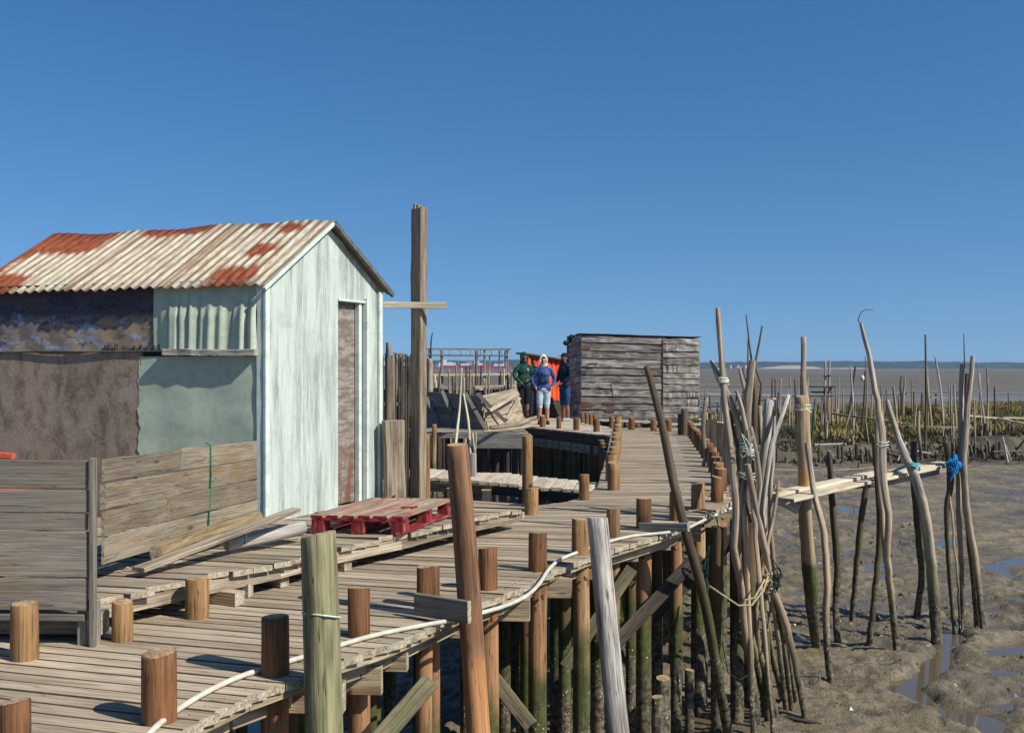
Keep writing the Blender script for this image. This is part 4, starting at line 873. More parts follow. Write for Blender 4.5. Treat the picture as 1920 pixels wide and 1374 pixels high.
for (pts, w, mt, lb, nm) in [
 ([(1503, 742, 12.9), (1508, 850, 12.9), (1510, 960, 12.9), (1517, 1060, 13.1), (1524, 1150, 13.4), (1531, 1215, 13.7)], [24, 27, 25, 24, 22, 14], 'yellowpost', 'thick post with yellow stripped wood and cord round its top at the gangway start', 'thick_post'),
 ([(1506, 631, 13.05), (1507, 700, 13.05), (1509, 760, 13.05), (1522, 900, 13.0)], [9, 9, 10, 10], 'stick', 'tall thin pole tied behind the thick yellow post', 'driftwood_pole'),
 ([(1514, 830, 12.5), (1526, 920, 12.4), (1545, 1000, 12.3), (1551, 1100, 12.3), (1548, 1170, 12.3), (1557, 1276, 12.2)], [9, 11, 13, 14, 14, 13], 'stick', 'bent slim pole just right of the thick yellow post', 'driftwood_pole'),
 ([(1555, 845, 14.1), (1560, 930, 14.1), (1570, 1060, 14), (1567, 1140, 14), (1571, 1205, 13.9)], [10, 12, 12, 12, 12], 'stickdark', 'dark pole with a knobbed top behind the gangway', 'driftwood_pole'),
 ([(1626, 900, 14.8), (1612, 1000, 14.9), (1597, 1168, 15)], [10, 11, 11], 'stickdark', 'dark pole leaning left under the gangway middle', 'driftwood_pole'),
 ([(1640, 815, 13.6), (1647, 900, 13.6), (1650, 1000, 13.6), (1641, 1100, 13.6), (1629, 1210, 13.7)], [12, 13, 13, 12, 11], 'stickdark', 'dark pole left of the tall curved stick', 'driftwood_pole'),
 ([(1614, 605, 13.3), (1628, 660, 13.3), (1644, 750, 13.3), (1654, 825, 13.3), (1655, 890, 13.3), (1668, 980, 13.3), (1665, 1050, 13.35), (1683, 1226, 13.4)], [6, 8, 11, 13, 14, 14, 13, 13], 'stick', 'tall curved stick with a hooked twig at its tip', 'driftwood_pole'),
 ([(1644, 790, 13.5), (1648, 900, 13.5), (1660, 1040, 13.45), (1672, 1140, 13.4)], [8, 9, 9, 8], 'stick', 'thin stick bound alongside the tall curved stick', 'driftwood_pole'),
 ([(1714, 826, 15.2), (1714, 890, 15.2), (1722, 1000, 15.2), (1728, 1080, 15.2), (1720, 1158, 15.3)], [11, 13, 14, 14, 13], 'stickdark', 'dark pole behind the pale leaning post of the gangway', 'driftwood_pole'),
 ([(1663, 751, 14.1), (1690, 840, 14.05), (1713, 890, 14), (1733, 960, 14), (1747, 1060, 14), (1757, 1202, 14)], [9, 15, 18, 19, 19, 19], 'greystick', 'pale mottled post leaning left with teal cord', 'driftwood_pole'),
 ([(1776, 830, 14.6), (1782, 900, 14.6), (1775, 960, 14.6), (1779, 1060, 14.6), (1790, 1188, 14.5)], [16, 12, 9, 9, 8], 'stickdark', 'crooked dark pole with blue cloth tied at the gangway end', 'driftwood_pole'),
 ([(1824, 668, 14.6), (1816, 740, 14.5), (1811, 800, 14.5), (1806, 870, 14.5), (1814, 960, 14.5), (1830, 1060, 14.5), (1844, 1186, 14.5)], [9, 10, 12, 12, 12, 11, 10], 'stick', 'tallest stick at the right end of the gangway', 'driftwood_pole'),
 ([(1804, 682, 14.7), (1802, 760, 14.6), (1800, 850, 14.6), (1797, 960, 14.6), (1804, 1080, 14.6), (1802, 1186, 14.5)], [7, 10, 11, 10, 9, 8], 'stick', 'left stick of the bundle at the right end of the gangway', 'driftwood_pole'),
 ([(1814, 700, 14.8), (1808, 820, 14.8), (1812, 950, 14.8), (1826, 1080, 14.8), (1834, 1176, 14.8)], [8, 11, 13, 15, 16], 'stickdark', 'mossy stick in the middle of the right end bundle', 'driftwood_pole'),
 ([(1781, 930, 14.4), (1790, 1020, 14.3), (1796, 1090, 14.3), (1800, 1180, 14.5)], [4, 4, 4, 4], 'stick', 'thin twig hanging at the left of the right end bundle', 'driftwood_pole')]:
    post(nm, lb, 'pole', pts, w, mt, n=12, amp=.15, wob=.004, group=GP, ext=MUD-.15 if pts[-1][1] > 1000 else None)
post('bare_twig', 'fine hooked twig curling over the tip of the tall curved stick', 'twig', [(1614, 610, 13.3), (1609, 600, 13.3), (1614, 586, 13.3), (1624, 580, 13.3), (1638, 582, 13.3)], [2, 2, 1.8, 1.5, 1], 'stickdark', n=5)
post('bare_twig', 'straight hair thin twig above the right end bundle', 'twig', [(1807, 626, 14.7), (1809, 690, 14.7)], [1.5, 3], 'stickdark', n=5)
post('driftwood_branch', 'dark branch lying on the mud near the foot of the stick cluster', 'branch', [(1472, 1345, 10.95), (1510, 1352, 10.85), (1560, 1362, 10.75)], [10, 9, 4], 'darkwood', n=8, amp=.15)
# ropes
def coil(cx, cy, d, rx, turns, rr, mat, label, sl_=3, cat='rope', dep=None):
    m = MB(); P = []
    for i in range(int(turns*12)+1):
        a = i*math.pi/6; P.append(W(cx+rx*math.cos(a)+random.uniform(-1.2, 1.2), cy+i/12*sl_*random.uniform(.7, 1.2)+rx*.12*math.sin(a*1.07+1)+random.uniform(-1, 1), d-(dep or rx*d/FPX)*math.sin(a)))
    m.log(P, rr, n=6, amp=0, seg=.03); m.build('rope', [M[mat]], label=label, cat=cat)
coil(1505, 758, 12.92, 15, 3, .008, 'ropewhite', 'pale cord wound three times round the thick yellow post', 6)
coil(1356, 708, 10.3, 9, 3, .008, 'ropewhite', 'pale green cord lashing two sticks together high on the cluster', 4)
coil(1400, 830, 10.3, 14, 6, .005, 'ropewhite', 'pale cord wound many times round the middle of the cluster', 5)
coil(1655, 827, 13.3, 11, 2, .006, 'ropewhite', 'pale cord round the tall curved stick', 6)
coil(1400, 885, 10.3, 16, 3, .005, 'ropewhite', 'loose pale cord low on the stick cluster', 6)
coil(1712, 867, 14, 12, 3, .01, 'ropeteal', 'teal cord tied round the pale leaning post', 4)
coil(1347, 925, 12.3, 14, 3, .009, 'rope', 'cord wound round the bollard at the deck corner', 4)
coil(1450, 1075, 10.4, 12, 5, .010, 'ropedark', 'dark green rope knotted round the foot of the cluster', 6)
coil(1438, 1075, 10.3, 9, 3, .012, 'rope', 'beige rope hanging in a coil from the stick cluster', 12)
m = MB(); m.log([W(1325, 1095, 10.2), W(1350, 1112, 10.1), (W(1385, 1135, 10)), W(1410, 1134, 10), W(1432, 1105, 10.1), W(1440, 1080, 10.2)], .010, n=6, amp=0); m.log([W(1395, 1125, 10), W(1415, 1120, 10.05), W(1434, 1085, 10.1)], .010, n=6, amp=0); m.build('rope', [M['rope']], label='beige rope sagging in a loop between the deck piles and the cluster', cat='rope')
m = MB(); m.log([W(1450, 1100, 10.2), W(1440, 1170, 10.2), W(1422, 1240, 10.3), W(1408, 1262, 10.3), W(1385, 1275, 10.2), W(1365, 1260, 10.1), W(1355, 1200, 10.1)], .006, n=6, amp=0); m.build('rope', [M['ropedark']], label='thin green rope hanging down to the mud in front of the cluster', cat='rope')
m = MB(); m.log([W(1325, 1050, 9.9), W(1320, 1075, 9.85), W(1327, 1100, 9.85), W(1322, 1120, 9.85)], [.02, .012, .03, .008], n=6, amp=.3); m.build('rope', [M['ropedark']], label='tangle of dark green net hanging by the thin leaning pole', cat='net')
m = MB(); m.log([G(1290, 958, .02), G(1320, 955, .03), G(1340, 962, .02), W(1348, 985, 10.8), W(1340, 1010, 10.7), W(1345, 1030, 10.7)], .010, n=6, amp=0); m.build('rope', [M['rope']], label='thick beige rope lying on the deck corner and hanging over its edge', cat='rope')
m = MB(); m.log([W(1660, 890, 14.2), W(1685, 880, 14.1), W(1712, 870, 13.95)], .010, n=6, amp=.2); m.log([W(1665, 886, 14.2), W(1712, 866, 13.95)], .008, n=6, amp=.2); m.build('rope', [M['ropeteal']], label='teal cord stretched from the gangway pole to the leaning post', cat='rope')
m = MB(); 
for (cx, cy, rx, rz) in ((1782, 868, .05, .07), (1790, 858, .04, .05), (1797, 872, .05, .06), (1786, 882, .03, .05)): m.ell(W(cx, cy, 14.45), (rx, .05, rz), 10)
m.build('blue_cloth', [M['bluecloth']], label='bright blue cloth bunched on the pole at the gangway end', cat='cloth')
post('rope_line', 'thin pale line stretched low over the mud behind the gangway', 'line', [(1450, 880, 15), (1560, 882, 15), (1640, 875, 15)], [1.5, 1.5, 1.5], 'plankpale', n=5)

def tangle(cx, cy, d, sx, sy, n, rr, mat, label, cat='rope'):
    P = [W(cx+random.gauss(0, sx), cy+random.gauss(0, sy), d-random.uniform(0, .12)) for _ in range(n)]
    m = MB(); m.log(P, rr, n=6, amp=.1, seg=.03); m.build('rope', [M[mat]], label=label, cat=cat)
tangle(1452, 1078, 10.35, 7, 18, 16, .006, 'ropedark', 'loose tangle of dark green twine on the knot at the cluster foot')
tangle(1440, 1082, 10.3, 5, 16, 10, .008, 'rope', 'frayed beige rope ends stuffed in the knot at the cluster foot')
tangle(1404, 838, 10.2, 9, 20, 14, .0035, 'ropewhite', 'loose ends of pale cord hanging at the middle of the cluster')
tangle(1787, 872, 14.4, 7, 11, 12, .012, 'bluecloth', 'frayed blue net twine hanging at the gangway end')
tangle(1322, 1075, 9.85, 4, 22, 12, .008, 'ropedark', 'snagged dark net strands beside the thin leaning pole')
for (pts, w_, lb) in (([(1416, 690, 10.5), (1428, 720, 10.4), (1424, 760, 10.4)], [3, 5, 6], 'short broken twig right of the thick forked stick'), ([(1372, 790, 10.35), (1383, 840, 10.3), (1386, 900, 10.3), (1408, 980, 10.25)], [5, 7, 7, 6], 'slim crossing twig low on the left of the cluster'),
    ([(1460, 900, 10.6), (1448, 980, 10.5), (1426, 1080, 10.4), (1418, 1180, 10.6), (1440, 1300, 11)], [6, 8, 9, 9, 8], 'twisted grey stick leaning left across the cluster foot'), ([(1408, 800, 10.2), (1424, 880, 10.2), (1420, 960, 10.2)], [6, 8, 7], 'knotty short stick lashed to the front of the cluster'), ([(1378, 1000, 10.5), (1384, 1120, 10.6), (1376, 1240, 10.8), (1388, 1330, 11)], [8, 10, 10, 9], 'dark upright stick at the left of the cluster foot')):
    post('driftwood_stick', lb, 'stick', pts, w_, 'stickdark' if 'dark' in lb or 'twig' in lb else 'stick', n=9, amp=.2, wob=.005, group=STK)

# ------------------------------------------------------------------ old plank hut at the far end
HD = 30.4; HL = Vector((W(1090, 785, HD).x, HD, .02)); HR = Vector((W(1308, 785, HD).x, HD-.3, -.06)); HB = Vector((W(1066, 785, 32.6).x, 32.6, 0))
hut = thing('plank_hut', 'weathered grey plank hut with a flat roof at the far end of the walkway', 'hut', HL)
topz = lambda u: EYE+(687-(626+8*u))*HD/FPX
oh = M['oldhut']
t = NT('peeling red paint'); gc = t.attr('gc', 1); M['redpaint'] = t.done(t.mix(t.ramp(t.noise(t.vmap(gc, (8, 8, 2)), 1, 5, .7), .4, .6), srgb(120, 46, 42), srgb(90, 80, 76)), None, .8)
m = MB(); nrow = 11; ux = HR-HL
for sec, (u0, u1) in enumerate(((0, .69), (.692, 1))):
    z = .03
    hs_ = [random.uniform(.8, 1.2) for _ in range(nrow+sec)]; tot = sum(hs_)
    for h_ in hs_:
        hh_ = h_/tot*(topz(0)-.05)
        a = HL+ux*u0; b = HL+ux*u1
        k0 = 1-0*u0
        za = z+hh_/2; sc0 = (topz(u0)-.05)/(topz(0)-.05); sc1 = (topz(u1)-.05)/(topz(0)-.05)
        pieces = [0, 1] if random.random() < .6 else [0, random.uniform(.3, .7), 1]
        for q0, q1 in zip(pieces[:-1], pieces[1:]):
            A_ = a.lerp(b, q0+.001); B_ = a.lerp(b, q1-.001); A_.z = za*(sc0+(sc1-sc0)*q0)+random.gauss(0, .006); B_.z = za*(sc0+(sc1-sc0)*q1)+random.gauss(0, .006)
            m.board(A_+Vector((0, random.uniform(-.012, .012), 0)), B_+Vector((0, random.uniform(-.012, .012), 0)), .03, hh_-.034, nseg=8, jit=.007)
        z += hh_
m.build('front_wall', 'oldhut', hut)
m = MB(); z = .03
for k in range(12):
    hh_ = (topz(0)-.05)/12; m.board(HL+Vector((.0, .03, z+hh_/2)), HB+Vector((0, 0, z+hh_/2-.1)), .03, hh_-.012, nseg=3, jit=.004); z += hh_
m.build('side_wall', 'oldhut', hut)
m = MB(); m.board(HR+Vector((0, .05, 1.2)), Vector((HR.x-.02, 32.5, 1.2)), .03, 2.2); m.board(HB+Vector((0, .02, 1.18)), Vector((HR.x-.02, 32.6, 1.14)), .03, 2.3); m.build('back_wall', 'darkwood', hut)
m = MB()
for k in range(7):
    v = k/6; m.board(Vector((HL.x-.08, HD+.12+2.3*v, topz(0)+.015)), Vector((HR.x+.05, HD-.13+2.3*v, topz(1)+.015)), .41, .02, nseg=10, jit=.009)
m.build('roof', 'darkwood', hut)
m = MB(); m.board(HL+Vector((-.02, -.03, topz(0)-.42)), HL+Vector((.55, -.03, topz(0)-.43)), .012, .11); m.build('red_board', [M['redpaint']], hut)
m = MB(); m.board(HL+ux*.2+Vector((0, -.03, .24)), HL+ux*.28+Vector((0, -.03, .24)), .01, .1); m.build('red_board', [M['redpaint']], hut)
m = MB(); m.board(HL+ux*.19+Vector((0, -.03, .46)), HL+ux*.29+Vector((0, -.03, .44)), .01, .07); m.build('red_board', [M['redpaint']], hut)
m = MB(); m.board(HL+ux*.0+Vector((0, -.03, .36)), HL+ux*.09+Vector((0, -.03, .36)), .01, .08); m.build('red_board', [M['redpaint']], hut)
m = MB(); m.board(HL+ux*.05+Vector((0, -.03, topz(0)-.87)), HL+ux*.14+Vector((0, -.03, topz(0)-.85)), .01, .04); m.build('red_board', [M['redpaint']], hut)
m = MB(); m.board(HL+Vector((0, -.04, -.02)), HL+ux*.69+Vector((0, -.04, -.05)), .05, .05, nseg=5); m.board(HL+ux*.7+Vector((0, -.05, -.09)), HR+Vector((.05, -.05, -.07)), .05, .06); m.build('sill_beam', 'plankpale', hut)
m = MB(); m.board(HL+ux*.69+Vector((0, -.03, .02)), HL+ux*.69+Vector((0, -.03, topz(.7)-.05)), .025, .02, up=(0, 1, 0)); m.board(HB+Vector((.0, 0, 0)), HB+Vector((0, 0, topz(0))), .10, .08, up=(0, 1, 0)); m.build('corner_post', 'darkwood', hut)
for i in range(9):
    m = MB(); q = HL+ux*(i+.3)/9; m.log([(q.x, q.y+.2, MUD-.3), (q.x+random.uniform(-.1, .1), q.y+.1, -.05)], .06, n=8); m.build('pile', 'pile', hut)
m = MB(); m.ell(W(1061, 643, 31.9), (.09, .09, .08), 10); m.log([W(1061, 643, 31.9), W(1073, 640, 32.4)], .025, n=6); m.ell(W(1072, 634, 32), (.11, .1, .12), 10); m.build('lamp', [M['ropedark']], hut)

# orange corrugated shed behind the people
osd = thing('orange_shed', 'bright orange corrugated shed wall behind the people', 'shed', (W(1010, 790, 34).x, 34, 0))
m = MB(); a = W(980, 792, 32.9); b = W(1066, 792, 34.8); zt0 = EYE+(687-664)*32.9/FPX; zt1 = EYE+(687-679)*34.8/FPX
zb0 = EYE+(687-752)*33.5/FPX; m.board((a.x, a.y+.05, (zb0-.2)/2), (b.x, b.y+.05, (zb0-.2)/2), .04, zb0+.2); m.build('lower_wall', 'darkwood', osd); m = MB()
m.quad((a.x, a.y, zb0), (b.x, b.y, zb0), (b.x, b.y, zt1), (a.x, a.y, zt0), 160, 1, lambda u, v: Vector((0, -.04*math.sin(u*60), 0)), 2, 2); m.build('wall', [M['orange']], osd)
m = MB(); m.board((a.x-.1, a.y-.05, zt0+.03), (b.x+.05, b.y-.05, zt1+.03), .3, .05, nseg=4); m.build('roof', 'darkwood', osd)

# ------------------------------------------------------------------ collapsed fence left of the people
cf = thing('collapsed_fence', 'collapsed plank fence with crossed braces left of the people', 'fence', (-.6, 25.6, 0))
def panel(mb, a0, b0, a1, b1, rows, mat=None, jit=.004):
    for k in range(rows):
        v = (k+.5)/rows; a = a0.lerp(a1, v); b = b0.lerp(b1, v); mb.board(a, b, .022, (a1-a0).length/rows-.008, up=(a1-a0), nseg=4, jit=jit)
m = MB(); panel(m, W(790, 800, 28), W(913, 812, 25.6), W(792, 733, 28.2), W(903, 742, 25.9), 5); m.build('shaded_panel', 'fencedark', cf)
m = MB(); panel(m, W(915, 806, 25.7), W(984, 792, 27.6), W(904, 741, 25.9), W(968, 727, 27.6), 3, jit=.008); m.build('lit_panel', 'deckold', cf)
for k, (a, b) in enumerate([((895, 738, 25.6), (948, 790, 26.2)), ((918, 770, 25.7), (972, 738, 27.1)), ((950, 786, 26.6), (974, 746, 27.3)), ((829, 733, 27.2), (846, 772, 26.8)), ((873, 738, 26.4), (912, 806, 25.3)), ((800, 745, 27.8), (820, 793, 27.2)), ((840, 760, 27), (845, 800, 26.8))]):
    m = MB(); m.board(W(*a), W(*b), .09, .05, up=(0, -1, 0)); m.build('brace', 'fencedark' if k in (0, 3, 4, 5, 6) else 'deckold', cf)
post('curved_board', 'curved weathered board lying in front of the collapsed fence', 'board', [(918, 801, 25.3), (950, 799, 25.6), (985, 790, 26.4), (1005, 782, 27)], [7, 10, 11, 6], 'deckold', n=8)
post('curved_board', 'lower long board sagging off the far platform edge', 'board', [(905, 809, 24.4), (950, 806, 24.6), (1000, 798, 25.2)], [4, 7, 6], 'deckold', n=8)
post('leaning_pole', 'thin pale pole leaning against the collapsed fence', 'pole', [(866, 690, 24.6), (862, 760, 24.4), (856, 815, 24.2), (852, 850, 24)], [2, 4, 6, 3], 'plankpale', n=8)
post('leaning_pole', 'thin forked pole right of the other pole on the collapsed fence', 'pole', [(869, 738, 24.6), (878, 790, 24.3), (882, 850, 24)], [3, 5, 4], 'plankpale', n=8)
post('leaning_pole', 'short forked twig hanging below the old low walkway', 'pole', [(886, 812, 24), (889, 840, 24), (891, 855, 24), (893, 812, 24)], [3, 3, 2, 2], 'plankpale', n=6)

# ------------------------------------------------------------------ drying frame and stakes, left background
dfm = thing('drying_frame', 'drying frame of two long rails on thin posts standing before the far ships', 'frame', (-3.5, 42, -2))
for k, (y_, x1_) in enumerate(((655, 958), (667, 953))):
    m = MB(); m.board(W(798, y_-1, 42), W(x1_, y_, 42), .06, .06, nseg=8, jit=.004); m.build('rail', 'fencedark', dfm)
for px, w in ((830, .10), (892, .11), (918, .05), (936, .05), (949, .09), (805, .07), (953, .05), (909, .06)):
    m = MB(); q = W(px, 655, 42.05); m.log([(q.x, 42.05, MUD-.2), (q.x+random.uniform(-.04, .04), 42.05, q.z-random.choice((.0, .05, .25)))], w/1.7, n=7); m.build('post', 'fencedark', dfm)
for px in range(806, 958, 19):
    m = MB(); m.board(W(px, 656, 41.97), W(px+random.uniform(-4, 4), 667, 41.97), .03, .04, up=(0, 1, 0)); m.build('rung', 'fencedark', dfm)
m = MB(); m.board(W(802, 703, 42.3), W(957, 702, 42.2), .9, .08, nseg=8, jit=.01); m.build('platform', 'plankpale', dfm)
opr = thing('old_pier', 'ramshackle old pier of grey timbers below the drying frame', 'pier', (-3, 38, -.3))
m = MB(); m.board(W(700, 727, 38), W(905, 729, 37), .8, .07, nseg=8, jit=.01); m.build('walkway_board', 'deckold', opr); m = MB(); m.board(W(880, 726, 37), W(975, 722, 38.5), .6, .07, nseg=8, jit=.01); m.build('walkway_board', 'deckold', opr); m = MB(); m.board(W(700, 758, 30), W(800, 757, 30), .1, .08); m.build('walkway_board', 'deckold', opr)
for i in range(34):
    px = 705+i*8; q = W(px, 730, 37.8); m = MB(); m.log([(q.x, q.y, MUD-.2), (q.x+random.uniform(-.1, .1), q.y, q.z)], random.uniform(.04, .09), n=6); m.build('pile', 'darkwood', opr)
random.seed(21)
for i in range(60):
    px = random.uniform(706, 985); d_ = random.uniform(31, 41); q = W(px, 730, d_); top = W(px, random.uniform(683, 735), d_).z
    m = MB(); ln = random.uniform(-.15, .15); m.log([(q.x, q.y, MUD-.2), (q.x+ln*.4, q.y, (top+MUD)/2), (q.x+ln, q.y, top)], [random.uniform(.03, .06), .04, .025], n=6, amp=.1)
    m.build('stake', random.choice(['stick', 'stickdark', 'beam', 'darkwood', 'plankpale']), label='thin weathered stake in the crowd around the old pier left of the people', cat='stake', group='stakes crowded around the old pier')
post('bare_twig', 'dark crooked twig rising above the left end of the drying frame', 'twig', [(811, 624, 41), (808, 645, 41), (809, 700, 41)], [2, 3, 4], 'darkwood', n=6)
m = MB(); q = W(808, 672, 38); m.log([W(806, 742, 30), W(806, 672, 30)], .085, n=12); m.build('round_post', 'deckold', label='stout pale post with a flat cap right of the mast', cat='post')
m = MB(); m.board(W(737, 664, 20), W(758, 666, 20), .06, .07); m.board(W(742, 664, 20.1), W(742, 740, 20.1), .05, .05, up=(0, 1, 0)); m.build('small_frame', 'beam', label='orange brown board on a post seen between shed and mast', cat='frame')

# ------------------------------------------------------------------ marsh on the right: grass, ruined piers, stakes
t = NT('marsh grass'); rn = t.attr('rnd', 2); p, x = t.pos(); n1 = t.noise(p, .5, 3)
c = t.mix(rn, srgb(74, 84, 30), srgb(132, 124, 64)); c = t.mix(t.ramp(n1, .45, .6), c, srgb(152, 134, 84)); c = t.mix(t.ramp(t.noise(p, .8, 3), .55, .62, 0, .7), c, srgb(110, 70, 40))
M['grass'] = t.done(c, None, .9)
rs = np.random.RandomState(5); NB = 60000
gx = np.concatenate([rs.uniform(6.5, 34, NB)]); gy = rs.uniform(44, 72, NB)
keep = (fbm(gx*.35+3, gy*.35, 3) > .43-np.clip((gx-17)*.03, -.12, .2)) & (gx < gy*.5+1)
gx = gx[keep]; gy = gy[keep]; gz = mudheight(gx, gy); ok = gz > MUD+.28; gx, gy, gz = gx[ok], gy[ok], gz[ok]; nb = len(gx)
hgt = (.18+.42*rs.rand(nb))*(.5+.9*fbm(gx*.5, gy*.5, 2)); wdt = .02+.035*rs.rand(nb); an = rs.rand(nb)*6.28; lx = rs.normal(0, .16, nb); ly = rs.normal(0, .16, nb)
V = np.zeros((nb, 4, 3)); ca, sa = np.cos(an)*wdt, np.sin(an)*wdt
V[:, 0] = np.stack([gx-ca, gy-sa, gz-.03], 1); V[:, 1] = np.stack([gx+ca, gy+sa, gz-.03], 1)
V[:, 2] = np.stack([gx+ca*.7+lx*.5, gy+sa*.7+ly*.5, gz+hgt*.6], 1); V[:, 3] = np.stack([gx+lx, gy+ly, gz+hgt], 1)
m = MB(); m.v = [tuple(q) for q in V.reshape(-1, 3)]; m.gc = [(0, 0, 0)]*len(m.v); m.rn = np.repeat(rs.rand(nb), 4).tolist()
m.f = [[4*i, 4*i+1, 4*i+2, 4*i+3] for i in range(nb)]; m.mi = [0]*nb; m.sm = [False]*nb
m.build('marsh_grass', [M['grass']], kind='stuff', label='green and ochre marsh grass covering the bank behind the mud', cat='grass')

random.seed(33)
def bpier(name, label, segs, mat, posts):
    o = thing(name, label, 'pier', (W(*segs[0][0]).x, segs[0][0][2], MUD))
    for (a, b, w) in segs:
        m = MB(); m.board(W(*a), W(*b), w, .07, nseg=8, jit=.012); m.build('rail', mat, o)
    for (px0, px1, n_, y_, d_) in posts:
        for i in range(n_):
            if random.random() < .35: continue
            px = px0+(px1-px0)*(i+random.uniform(-.2, 1.2))/n_; q = W(px, y_+random.choice((0, 0, 6, 14)), d_); m = MB(); r_ = random.uniform(.04, .08)
            m.log([(q.x+random.uniform(-.15, .15), q.y+random.uniform(-.3, .3), MUD-.2), (q.x, q.y, q.z+random.uniform(-.05, .12))], [r_, r_*.8], n=6, amp=.1); m.build('post', random.choice(['stick', 'stickdark', 'darkwood']), o)
bpier('ruined_pier', 'long ruined pier with a pale top rail crossing the marsh to the horizon side', [((1306, 738, 66), (1480, 742, 64), .5), ((1480, 742, 64), (1700, 739, 60), .5), ((1690, 736, 60), (1835, 733, 58), .5)], 'plankpale', [(1306, 1480, 22, 742, 65), (1480, 1700, 28, 744, 62), (1700, 1835, 18, 738, 59)])
bpier('ruined_pier', 'broken low pier with bright planks right of the old plank hut', [((1308, 764, 44), (1372, 760, 43), .35), ((1372, 758, 43), (1452, 747, 42), .35), ((1310, 787, 40), (1400, 800, 37), .2)], 'plankpale', [(1308, 1460, 20, 764, 43)])
bpier('ruined_pier', 'collapsed timber rails lying over the mud in front of the grass', [((1640, 790, 47), (1730, 797, 46), .2), ((1690, 799, 45.5), (1830, 802, 45), .2), ((1560, 775, 48), (1690, 793, 46), .18), ((1745, 745, 52), (1830, 748, 52), .2)], 'beam', [(1640, 1830, 30, 803, 45.5)])
bpier('ruined_pier', 'sagging pale rail and rotten posts at the right border of the picture', [((1815, 779, 46), (1870, 784, 46), .12), ((1870, 784, 46), (1930, 796, 45), .12), ((1880, 783, 48), (1935, 784, 48), .2)], 'plankpale', [(1815, 1930, 22, 795, 45)])
bpier('ruined_pier', 'dark small landing stage with lattice sides among the marsh stakes', [((1519, 725, 52), (1563, 725, 52), .5), ((1545, 705, 52), (1556, 704, 52), .3), ((1520, 735, 52), (1560, 735, 52), .1), ((1520, 742, 52), (1560, 742, 52), .1)], 'darkwood', [(1519, 1563, 9, 727, 52)])
def stake(px0, y0, px1, y1, w, d_, lb, mt='stick', grp='tall stakes standing in the marsh'):
    a = W(px0, y0, d_); b = W(px1, y1, d_)
    zb = min(b.z, MUD+.2); P = [a, a.lerp(b, .45)+Vector((random.uniform(-.06, .06), 0, 0)), b, Vector((b.x+(b.x-a.x)*.1, d_, MUD-.3))]
    m = MB(); m.log(P[::-1], [w*d_/FPX/2*k for k in (1, 1, .9, .65)], n=7, amp=.1); m.build('marsh_stake', mt, label=lb, cat='stake', group=grp)
for q in [(1735, 627, 1735, 838, 5, 43, 'tallest marsh stake, dark tipped, left of the gangway end bundle'), (1753, 667, 1769, 795, 4, 46, 'curved thin marsh stake right of the tallest one'), (1738, 688, 1746, 795, 5, 46, 'marsh stake leaning on the tallest one'),
 (1836, 700, 1846, 800, 5, 46, 'marsh stake left of the pair near the right border'), (1850, 688, 1851, 800, 5, 46, 'straight marsh stake, right of the pair near the right border'), (1833, 680, 1841, 810, 2.5, 45, 'thin bent marsh stake above the grass right of the bundle'),
 (1548, 676, 1546, 740, 4, 52, 'left upright of the dark landing stage'), (1556, 675, 1555, 742, 4, 52, 'right upright of the dark landing stage'), (1594, 686, 1600, 800, 4, 48, 'pale marsh stake leaning right of the landing stage'), (1604, 686, 1590, 790, 5, 49, 'dark forked marsh stake right of the landing stage'),
 (1622, 695, 1612, 835, 4, 46, 'marsh stake with a white float hung on it'), (1623, 668, 1624, 790, 3, 47, 'thin upright marsh stake behind the float'), (1465, 710, 1462, 775, 3, 50, 'thin marsh stake left of the thick yellow post'), (1481, 706, 1480, 775, 3, 50, 'thin marsh stake beside the thick yellow post'),
 (1675, 725, 1683, 820, 6, 46, 'stout marsh stake right of the tall curved stick'), (1652, 722, 1656, 800, 4, 46, 'marsh stake behind the tall curved stick'), (1690, 705, 1690, 745, 4, 58, 'left stake of a short pair on the long pier'), (1696, 704, 1694, 745, 4, 58, 'right stake of a short pair on the long pier'),
 (1448, 709, 1450, 790, 4, 47, 'marsh stake just right of the silver slab'), (1352, 665, 1354, 770, 2.5, 50, 'hair thin marsh pole behind the tallest cluster stick'), (1600, 755, 1580, 830, 4, 46, 'leaning pale marsh stake under the forked one'), (1723, 770, 1727, 850, 7, 41, 'stout short stake standing in the mud before the marsh'), (1568, 730, 1570, 790, 4, 48, 'pale board end leaning on the landing stage'), (1783, 722, 1785, 800, 4, 48, 'stake left of the gangway end bundle'), (1789, 720, 1793, 800, 5, 48, 'second stake left of the gangway end bundle'), (1635, 705, 1650, 800, 3, 47, 'slanting pole left of the tall curved stick')]:
    stake(*q, mt=random.choice(['stick', 'stick', 'stickdark', 'greypost']))
for i in range(80):
    px = random.uniform(1312, 1560) if i > 46 else random.uniform(1315, 1900); d_ = random.uniform(42, 62); h_ = random.uniform(.5, 1.9) if random.random() < .7 else random.uniform(1.6, 2.6); q = W(px, 700, d_)
    m = MB(); ln = random.gauss(0, .12); m.log([(q.x, d_, MUD-.2), (q.x+ln, d_, MUD+.6+h_)], [random.uniform(.04, .07), .03], n=6, amp=.1); m.build('marsh_stake', random.choice(['stick', 'stickdark', 'stick', 'greypost']), label='one of the many plain rough stakes scattered through the marsh grass', cat='stake', group='plain stakes scattered in the marsh')
